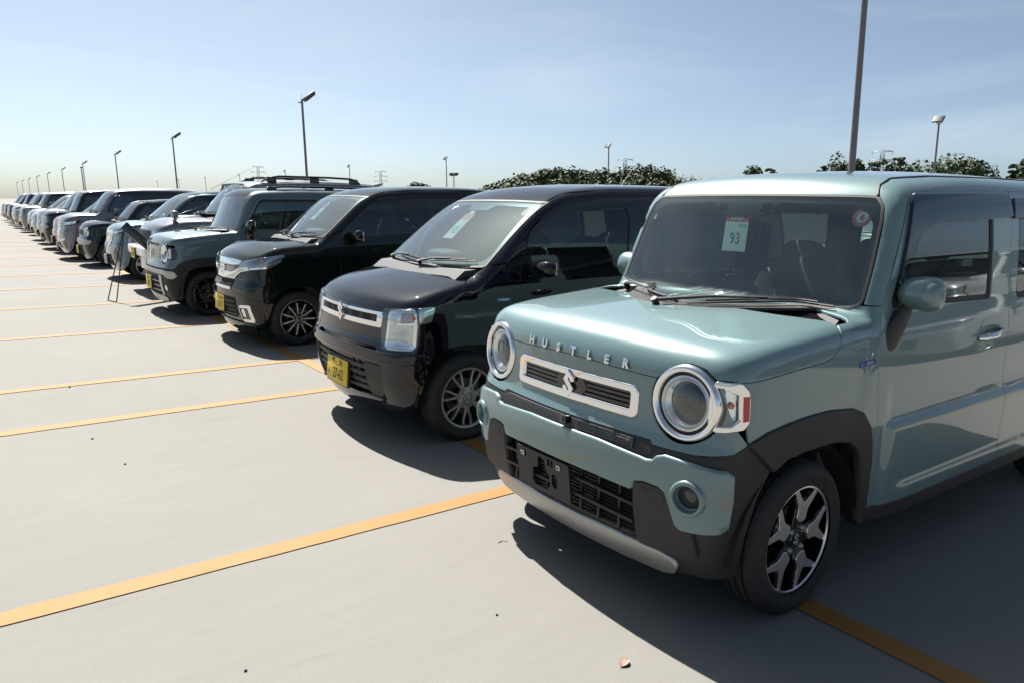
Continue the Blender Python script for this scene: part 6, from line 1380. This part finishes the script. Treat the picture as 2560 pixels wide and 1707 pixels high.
    for nm,y,lb in clone_near:
        n=copy_tree(src[nm]); n.location=(8.6,y,0); n['label']=lb; n['group']='cars outside the frame'
    for nm,y,x,lb in(('white_box_wagon',14.3,10.6,'white wagon in the back row seen over the dark green roof'),('beige_wagon',17.0,10.7,'pale wagon in the back row behind the off-roader'),('silver_wagon',4.9,10.7,'silver wagon in the back row behind the navy wagon'),('ivory_wagon',1.2,10.8,'ivory wagon in the back row behind the nearest car'),('pearl_hatchback',8.8,10.6,'pearl hatchback in the back row behind the dark green wagon'),('white_hatchback',22.0,10.6,'white hatchback in the back row behind the tall silver wagon')):
        n=copy_tree(src[nm]); n.location=(x-2.0,y,0); n['label']=lb; n['group']='cars parked in the back row'
# ---------------------------------------------------------------- lamp posts, trees, pylons, small things
UPV=Vector((-.0337,-.0015,.9994)).normalized()      # the lot is laid to a fall: true plumb in its frame
M_POLE=prin('galvanised pole paint',(.15,.14,.155),.5,.3,noise=.06,nscale=3)
M_LED=prin('lamp head dark grey',(.05,.052,.056),.5,.2)
M_LEDG=prin('lamp glass panel',(.25,.26,.28),.15)
def lamp_post(x,y,h,label,flip=1,kind='arm',r0=.095,group='lamp posts along the lot'):
    e=empty('lamp_post',None,(x,y,0)); e.rotation_euler=UPV.to_track_quat('Z','Y').to_euler(); tag(e,label,'lamp post',group)
    e.rotation_euler=(0,-math.asin(.0337),0)
    m=MB(); m.lathe([(r0*1.9,0),(r0*1.9,.03),(r0*1.1,.04),(r0,.3),(r0*.78,h),(0,h)],20); m.build('pole',M_POLE,e,40)
    if kind=='arm':
        R=Matrix.Rotation(math.radians(-32),3,'Y')
        b=MB(); b.tube([(0,0,h-.15),(0,0,h+.12),(.10*flip,0,h+.2)],[r0*.85,r0*.8,.05],12); b.box((-.16*flip,0,h-.05),(.22,.14,.08),.02); b.tube([(-.05*flip,0,h+.1),(.02,0,h+.5),(.30*flip,0,h+.55)],.012,6); b.build('bracket',M_POLE,e,40)
        Rf=Matrix.Rotation(math.radians(-36*flip),3,'Y')
        b=MB(); b.box((.48*flip,0,h+.42),(.95,.62,.16),.03,R=Rf)
        for k in range(6):
            v=Rf@Vector((-.38+.15*k,0,-.13)); b.box((.48*flip+v.x,0,h+.42+v.z),(.05,.56,.16),.01,R=Rf)
        b.build('lamp_head',M_LED,e,30)
    elif kind=='flood':
        b=MB(); b.tube([(0,0,h-.1),(0,0,h+.15)],.08,10); b.box((0,0,h+.12),(.12,.5,.08),.02); b.build('bracket',M_POLE,e,40)
        Rf=Matrix.Rotation(math.radians(40),3,'Y')@Matrix.Rotation(0,3,'X')
        b=MB()
        b.box((-.15,0,h+.42),(.12,.90,.62),.03,R=Rf)
        for k in range(5): v=Rf@Vector((-.075,0,-.24+.12*k)); b.box((-.15+v.x,0,h+.42+v.z),(.04,.84,.085),.01,R=Rf)
        b.build('lamp_head',M_LED,e,30)
    else:
        b=MB(); b.box((0,0,h+.05),(.14,2.0,.14),.02)
        for yy in(-.75,.75): b.box((0,yy,h+.3),(.5,.7,.4),.04)
        b.build('lamp_head',M_LED,e,30)
    return e
words=['nearest lamp post, rising out of the frame above the nearest car','lamp post with tilted head rising behind the off-roader','lamp post rising behind the light blue hatchback','lamp post rising behind the tall silver wagon','fifth lamp post of the near line, over the brown box wagon','sixth lamp post of the near line','seventh lamp post of the near line','eighth lamp post of the near line','ninth lamp post of the near line','tenth lamp post of the near line','farthest lamp post of the near line, at the left edge']
for k in range(11): lamp_post(19.6,11.35+40.3*k*(1+.004*k),8.25-.02*k,words[k])
w2=['flood lamp post at the right behind the nearest car roof','flood lamp post in front of the wood','flood lamp post left of the wood','slim flood lamp post over the dark green wagon roof','slim lamp post right of the off-roader rails','lamp post of the far line over the off-roader','lamp post of the far line left of the pylon','lamp post of the far line over the light blue roof','last lamp post of the far line']
for k in range(9): lamp_post(66.7,31.3+40.1*k,8.6,w2[k],kind='flood',group='lamp posts of the far line')
lamp_post(66,108,6.0,'low twin headed lamp post before the wood',kind='twin',group='twin headed lamp posts'); lamp_post(33,300,11.5,'twin headed lamp post over the far cars at the left',kind='twin',group='twin headed lamp posts',r0=.2)
def leafmat(name,a,bb):
    m,n,l=newmat(name); o=n.new('ShaderNodeOutputMaterial'); p=n.new('ShaderNodeBsdfPrincipled'); l.new(p.outputs[0],o.inputs[0])
    g=n.new('ShaderNodeNewGeometry'); r=n.new('ShaderNodeMix'); r.data_type='RGBA'; r.inputs[6].default_value=a+(1,); r.inputs[7].default_value=bb+(1,); l.new(g.outputs['Random Per Island'],r.inputs[0]); l.new(r.outputs[2],p.inputs['Base Color'])
    p.inputs['Roughness'].default_value=.65; p.inputs['Specular IOR Level'].default_value=.25; return m
M_LEAF=leafmat('dark broadleaf foliage',(.022,.042,.013),(.050,.074,.026)); M_LEAF2=leafmat('light bamboo foliage',(.042,.075,.016),(.075,.115,.03)); M_PINE=leafmat('pine foliage',(.018,.034,.013),(.040,.058,.022)); M_BARK=prin('bark',(.06,.045,.032),.9,noise=.3)
def crown(mb,c,rx,ry,rz,n,s,rng,lumps=9):
    """leaf clumps scattered over a lumpy crown"""
    a=rng.uniform(0,2*math.pi,lumps); ph=rng.uniform(-.5,1.2,lumps); q=rng.uniform(.35,.75,lumps); rad0=rng.uniform(.34,.58,lumps)
    C=np.stack([c[0]+rx*q*np.cos(a)*np.cos(ph),c[1]+ry*q*np.sin(a)*np.cos(ph),c[2]+rz*q*np.sin(ph)],1)
    k=rng.integers(0,lumps,n); v=rng.normal(size=(n,3)); v/=np.linalg.norm(v,axis=1,keepdims=True); rad=rng.uniform(.72,1.04,n)
    P=C[k]+v*np.array([rx,ry,rz])*(rad0[k]*rad)[:,None]; nz=lambda x:x/np.linalg.norm(x,axis=1,keepdims=True)
    u=nz(np.cross(v,rng.normal(size=(n,3)))); w=nz(np.cross(v+rng.normal(size=(n,3))*.5,u)); t=(s*rng.uniform(.5,1.2,n))[:,None]
    Q=np.stack([P-u*t-w*t*.6,P+u*t-w*t*.5,P+u*t*.7+w*t*.7,P-u*t*.6+w*t*.8],1).reshape(-1,3); b=len(mb.V)
    mb.V+=[tuple(r) for r in Q.tolist()]; mb.F+=[(b+4*i,b+4*i+1,b+4*i+2,b+4*i+3) for i in range(n)]
def tree(az,dist,h,wd,label,mat,kind='broad',seed=0,base=.25,n=520):
    rng=np.random.default_rng(seed); a=math.radians(az); x,y=dist*math.sin(a),dist*math.cos(a); z0=-.01
    e=empty('tree',None,(x,y,z0)); tag(e,label,'tree','trees on the skyline')
    t=MB(); hh=h*.72; t.tube([(0,0,-1),(.1,.05,h*.3),(.0,.2,hh)],[h*.028,h*.02,h*.008],8)
    for k in range(5): aa=k*1.3; t.tube([(0,.1,h*(.32+.07*k)),(math.cos(aa)*wd*.3,math.sin(aa)*wd*.3,h*(.48+.09*k))],[h*.010,h*.004],6)
    t.build('trunk',M_BARK,e,40); m=MB()
    if kind=='pine':
        for k in range(9):
            aa=rng.uniform(0,6.3); q=k/9; rr=wd*.5*(1-.65*q)*rng.uniform(.6,1.1); crown(m,(math.cos(aa)*rr*.7,math.sin(aa)*rr*.7,h*(.35+.62*q)),rr*.75+.6,rr*.75+.6,h*.06,n//5,.30,rng,4)
    else: crown(m,(0,0,h*(.55+base*.2)),wd/2,wd/2,h*.44,n*2,.42,rng,14)
    m.build('crown',mat,e,0,smooth=False)
# the wood: one mass of crowns
def az_of(px): # bearing of a column of the picture, from the surveyed camera
    return math.degrees(YAW)+math.degrees(math.atan((px-1280)/F_PX*math.cos(PITCH*.6)))
m1=MB(); m2=MB(); rng=np.random.default_rng(3); tk=MB()
prof=[(1020,.010),(1060,.012),(1090,.013),(1130,.018),(1156,.020),(1190,.016),(1225,.022),(1260,.034),(1300,.041),(1340,.045),(1380,.047),(1430,.047),(1480,.046),(1530,.044),(1560,.049),(1600,.053),(1640,.047),(1690,.040),(1740,.036),(1790,.034),(1840,.030)]
for i,px in enumerate(np.arange(1000,1900,12)):
    el=float(np.interp(px,[q[0] for q in prof],[q[1] for q in prof])); a=math.radians(az_of(px)); d=265+rng.uniform(-18,18); top=1.455+el*d*rng.uniform(.93,1.05); light=px>1650
    for row_ in range(2):
        dd=d-14*row_; tt=top*(1-.28*row_); w=rng.uniform(6.5,10); x,y=dd*math.sin(a),dd*math.cos(a)
        if row_==1 and px<1240: continue
        if light and row_==0 or (light and rng.random()<.6):
            for k in range(4): crown(m2,(x+rng.uniform(-4,4),y+rng.uniform(-4,4),tt*.62),1.6,1.6,tt*.38,120,.34,rng,6)
        else: crown(m1,(x,y,tt*.56),w/2+1.4,w/2+1.4,tt*.46,1300,.50,rng,18)
    tk.tube([(d*math.sin(a),d*math.cos(a),-1),(d*math.sin(a),d*math.cos(a),top*.5)],.25,6)
o=m1.build('wood',M_LEAF,None,0,smooth=False); o['kind']='stuff'; o['label']='dark green wood on the skyline behind the navy wagon'; o['category']='wood'
o=m2.build('bamboo_edge',M_LEAF2,None,0,smooth=False); o['kind']='stuff'; o['label']='lighter green bamboo at the right end of the wood'; o['category']='bamboo'
o=tk.build('wood_trunks',M_BARK,None,0); o['kind']='stuff'; o['label']='trunks standing in the skyline wood'; o['category']='wood'
T=[(1035,205,7.0,6,'small round tree left of the wood, over the dark green roof',M_LEAF,'broad'),(1060,240,6.4,7,'low bushy tree between the small tree and the wood',M_LEAF,'broad'),
 (1868,215,11.6,7,'bushy tree left of the nearest car roof highlight',M_LEAF,'broad'),(1908,225,12.6,6,'ragged pine beside the bushy tree over the roof',M_PINE,'pine'),(2030,230,13.4,6,'slim tree left of the nearest lamp post',M_PINE,'pine'),(2088,225,15.2,10,'broad dark tree just left of the nearest lamp post',M_LEAF,'broad'),(2120,228,13.6,8,'round tree behind the nearest lamp post',M_LEAF,'broad'),(2170,225,14.8,8,'pine just right of the nearest lamp post',M_PINE,'pine'),(2192,226,12.6,6,'low tree beside the pine right of the lamp post',M_LEAF,'broad'),(2230,222,15.0,8,'open layered pine standing alone on the skyline',M_PINE,'pine'),(2252,225,12.0,6,'small round tree under the open pine',M_LEAF,'broad'),
 (2345,215,14.2,22,'wide spreading tree behind the flood lamp post',M_LEAF,'broad'),(2400,218,12.0,16,'lower right part tree beside the wide spreading tree',M_LEAF,'broad'),(2505,220,12.6,5,'thin pine near the right edge of the sky',M_PINE,'pine'),(2550,210,13.0,10,'tree at the right edge of the frame',M_LEAF,'broad')]
for i,(px,d,h,w,lb,mt,kd) in enumerate(T): tree(az_of(px),d,h*1.06,w,lb,mt,kd,seed=20+i,n=1100 if w>12 else 760)
M_LAT=prin('pylon steel',(.30,.31,.32),.5,.3)
def pylon(px,dist,h,label):
    a=math.radians(az_of(px)); e=empty('power_pylon',None,(dist*math.sin(a),dist*math.cos(a),0)); e.rotation_euler=(0,0,-a); tag(e,label,'pylon','power pylons on the skyline')
    m=MB(); bw=h*.11; tw=h*.03; n=9; r=h*.0055
    def cor(t,s): w=bw+(tw-bw)*min(1,t/.75); return [(sx*w,sy*w,t*h) for sx,sy in((-1,-1),(1,-1),(1,1),(-1,1))]
    for k in range(4): m.tube([cor(i/n,0)[k] for i in range(n+1)],r,5)
    for i in range(n):
        A,B=cor(i/n,0),cor((i+1)/n,0)
        for k in range(4): m.tube([A[k],B[(k+1)%4]],r*.6,4); m.tube([B[k],A[(k+1)%4]],r*.6,4); m.tube([A[k],A[(k+1)%4]],r*.6,4)
    m.build('tower',M_LAT,e,0)
    for t in(.70,.84,.98):
        b=MB(); w=h*(.20 if t<.9 else .16); b.tube([(-w,0,t*h),(0,0,t*h+h*.03),(w,0,t*h)],r*.8,5); b.tube([(-w,0,t*h),(w,0,t*h)],r*.8,5)
        for sx in(-1,1): b.tube([(sx*w*.95,0,t*h),(sx*w*.95,0,t*h-h*.05)],r*.7,5)
        b.build('cross_arm',M_LAT,e,0)
for px,d,h,lb in((951,620,26.5,'power pylon standing left of the wood'),(1550,700,44,'power pylon top rising behind the wood'),(2177,640,46,'power pylon behind the trees right of the lamp post'),(650,700,31,'power pylon over the off-roader roof')): pylon(px,d,h,lb)
# black folding board stand leaning between the light blue hatchback and the crossover
def stand():
    e=empty('board_stand',None,(1.62,12.0,0)); tag(e,'black folding board stand leaning before the light blue hatchback','board stand')
    a,b_=Vector((.15,0,1.08)),Vector((1.23,0,.03)); d=(b_-a).normalized(); m=MB(); m.box((a+b_)/2,((b_-a).length,.05,.13),.008,R=d.to_track_quat('X','Z').to_matrix()); m.build('board',M_BLKG,e,30)
    m=MB(); m.tube([(.16,0,1.06),(-.12,.05,.0)],.008,6); m.tube([(.16,0,1.06),(-.05,-.25,.0)],.008,6); m.tube([(-.12,.05,.01),(-.05,-.25,.01)],.006,6); m.build('wire_leg',M_BLK,e,40)
    return e
stand()
# litter on the concrete
def px_ground(u,v):
    x=(u-1280)/F_PX; y=-(v-853.5)/F_PX; d=_r*x+_u*y+_F0; t=-CAM_H/d.z; return (d.x*t,d.y*t)
rng=np.random.default_rng(11)
for (u,v,s,lb) in((1242,1537,.006,'small black pebble below the orange line'),(614,1677,.007,'black grit speck near the bottom edge'),(231,1097,.009,'dark pebble beyond the second orange line'),(174,968,.010,'dark pebble above the second orange line'),(313,1160,.008,'black speck left of the first orange line')):
    x,y=px_ground(u,v); m=MB(); V,F=superbox((0,0,s*.4),(s*1.6,s*1.2,s),2.2,10,6); m.add([tuple(np.array(q)+rng.normal(size=3)*s*.06) for q in V],F); o=m.build('pebble',prin('dark grit',(.02,.02,.02),.8),None,60,loc=(x,y,0)); tag(o,lb,'pebble','grit lying on the lot')
x,y=px_ground(1553,1668); m=MB(); V=[]; n=9
for i in range(n):
    t=i/(n-1); w=.016*math.sin(math.pi*min(1,t*1.02))**.7+.0005; V+=[(t*.05,-w,.004+.006*math.sin(t*3)),(t*.05,0,.002+.004*math.sin(t*3)),(t*.05,w,.005+.006*math.sin(t*3))]
m.add(V,[(3*i+a,3*i+a+1,3*i+a+4,3*i+a+3) for i in range(n-1) for a in(0,1)]); m.tube([(-.012,0,.003),(.05,0,.006)],.0008,5); o=m.build('fallen_leaf',prin('dry leaf',(.26,.16,.12),.7,noise=.2),None,60,loc=(x,y,.001)); o.rotation_euler=(0,0,.4); tag(o,'dry pinkish leaf lying near the bottom edge','leaf')
x,y=px_ground(1247,1353); m=MB()
for k in range(14): q=rng.normal(size=2)*.010; s=rng.uniform(.002,.006); m.add(*superbox((q[0]*1.4,q[1],s*.3),(s*2,s*2,s),2.2,8,5))
o=m.build('dried_droppings',prin('brown grey dirt',(.24,.19,.14),.9,noise=.4,nscale=200),None,60,loc=(x,y,0)); o['kind']='stuff'; o['label']='small spot of dried dirt on the lot in front of the nearest car'; o['category']='dirt'
hustler(); wagon(); custom(); crossover_old(); row()
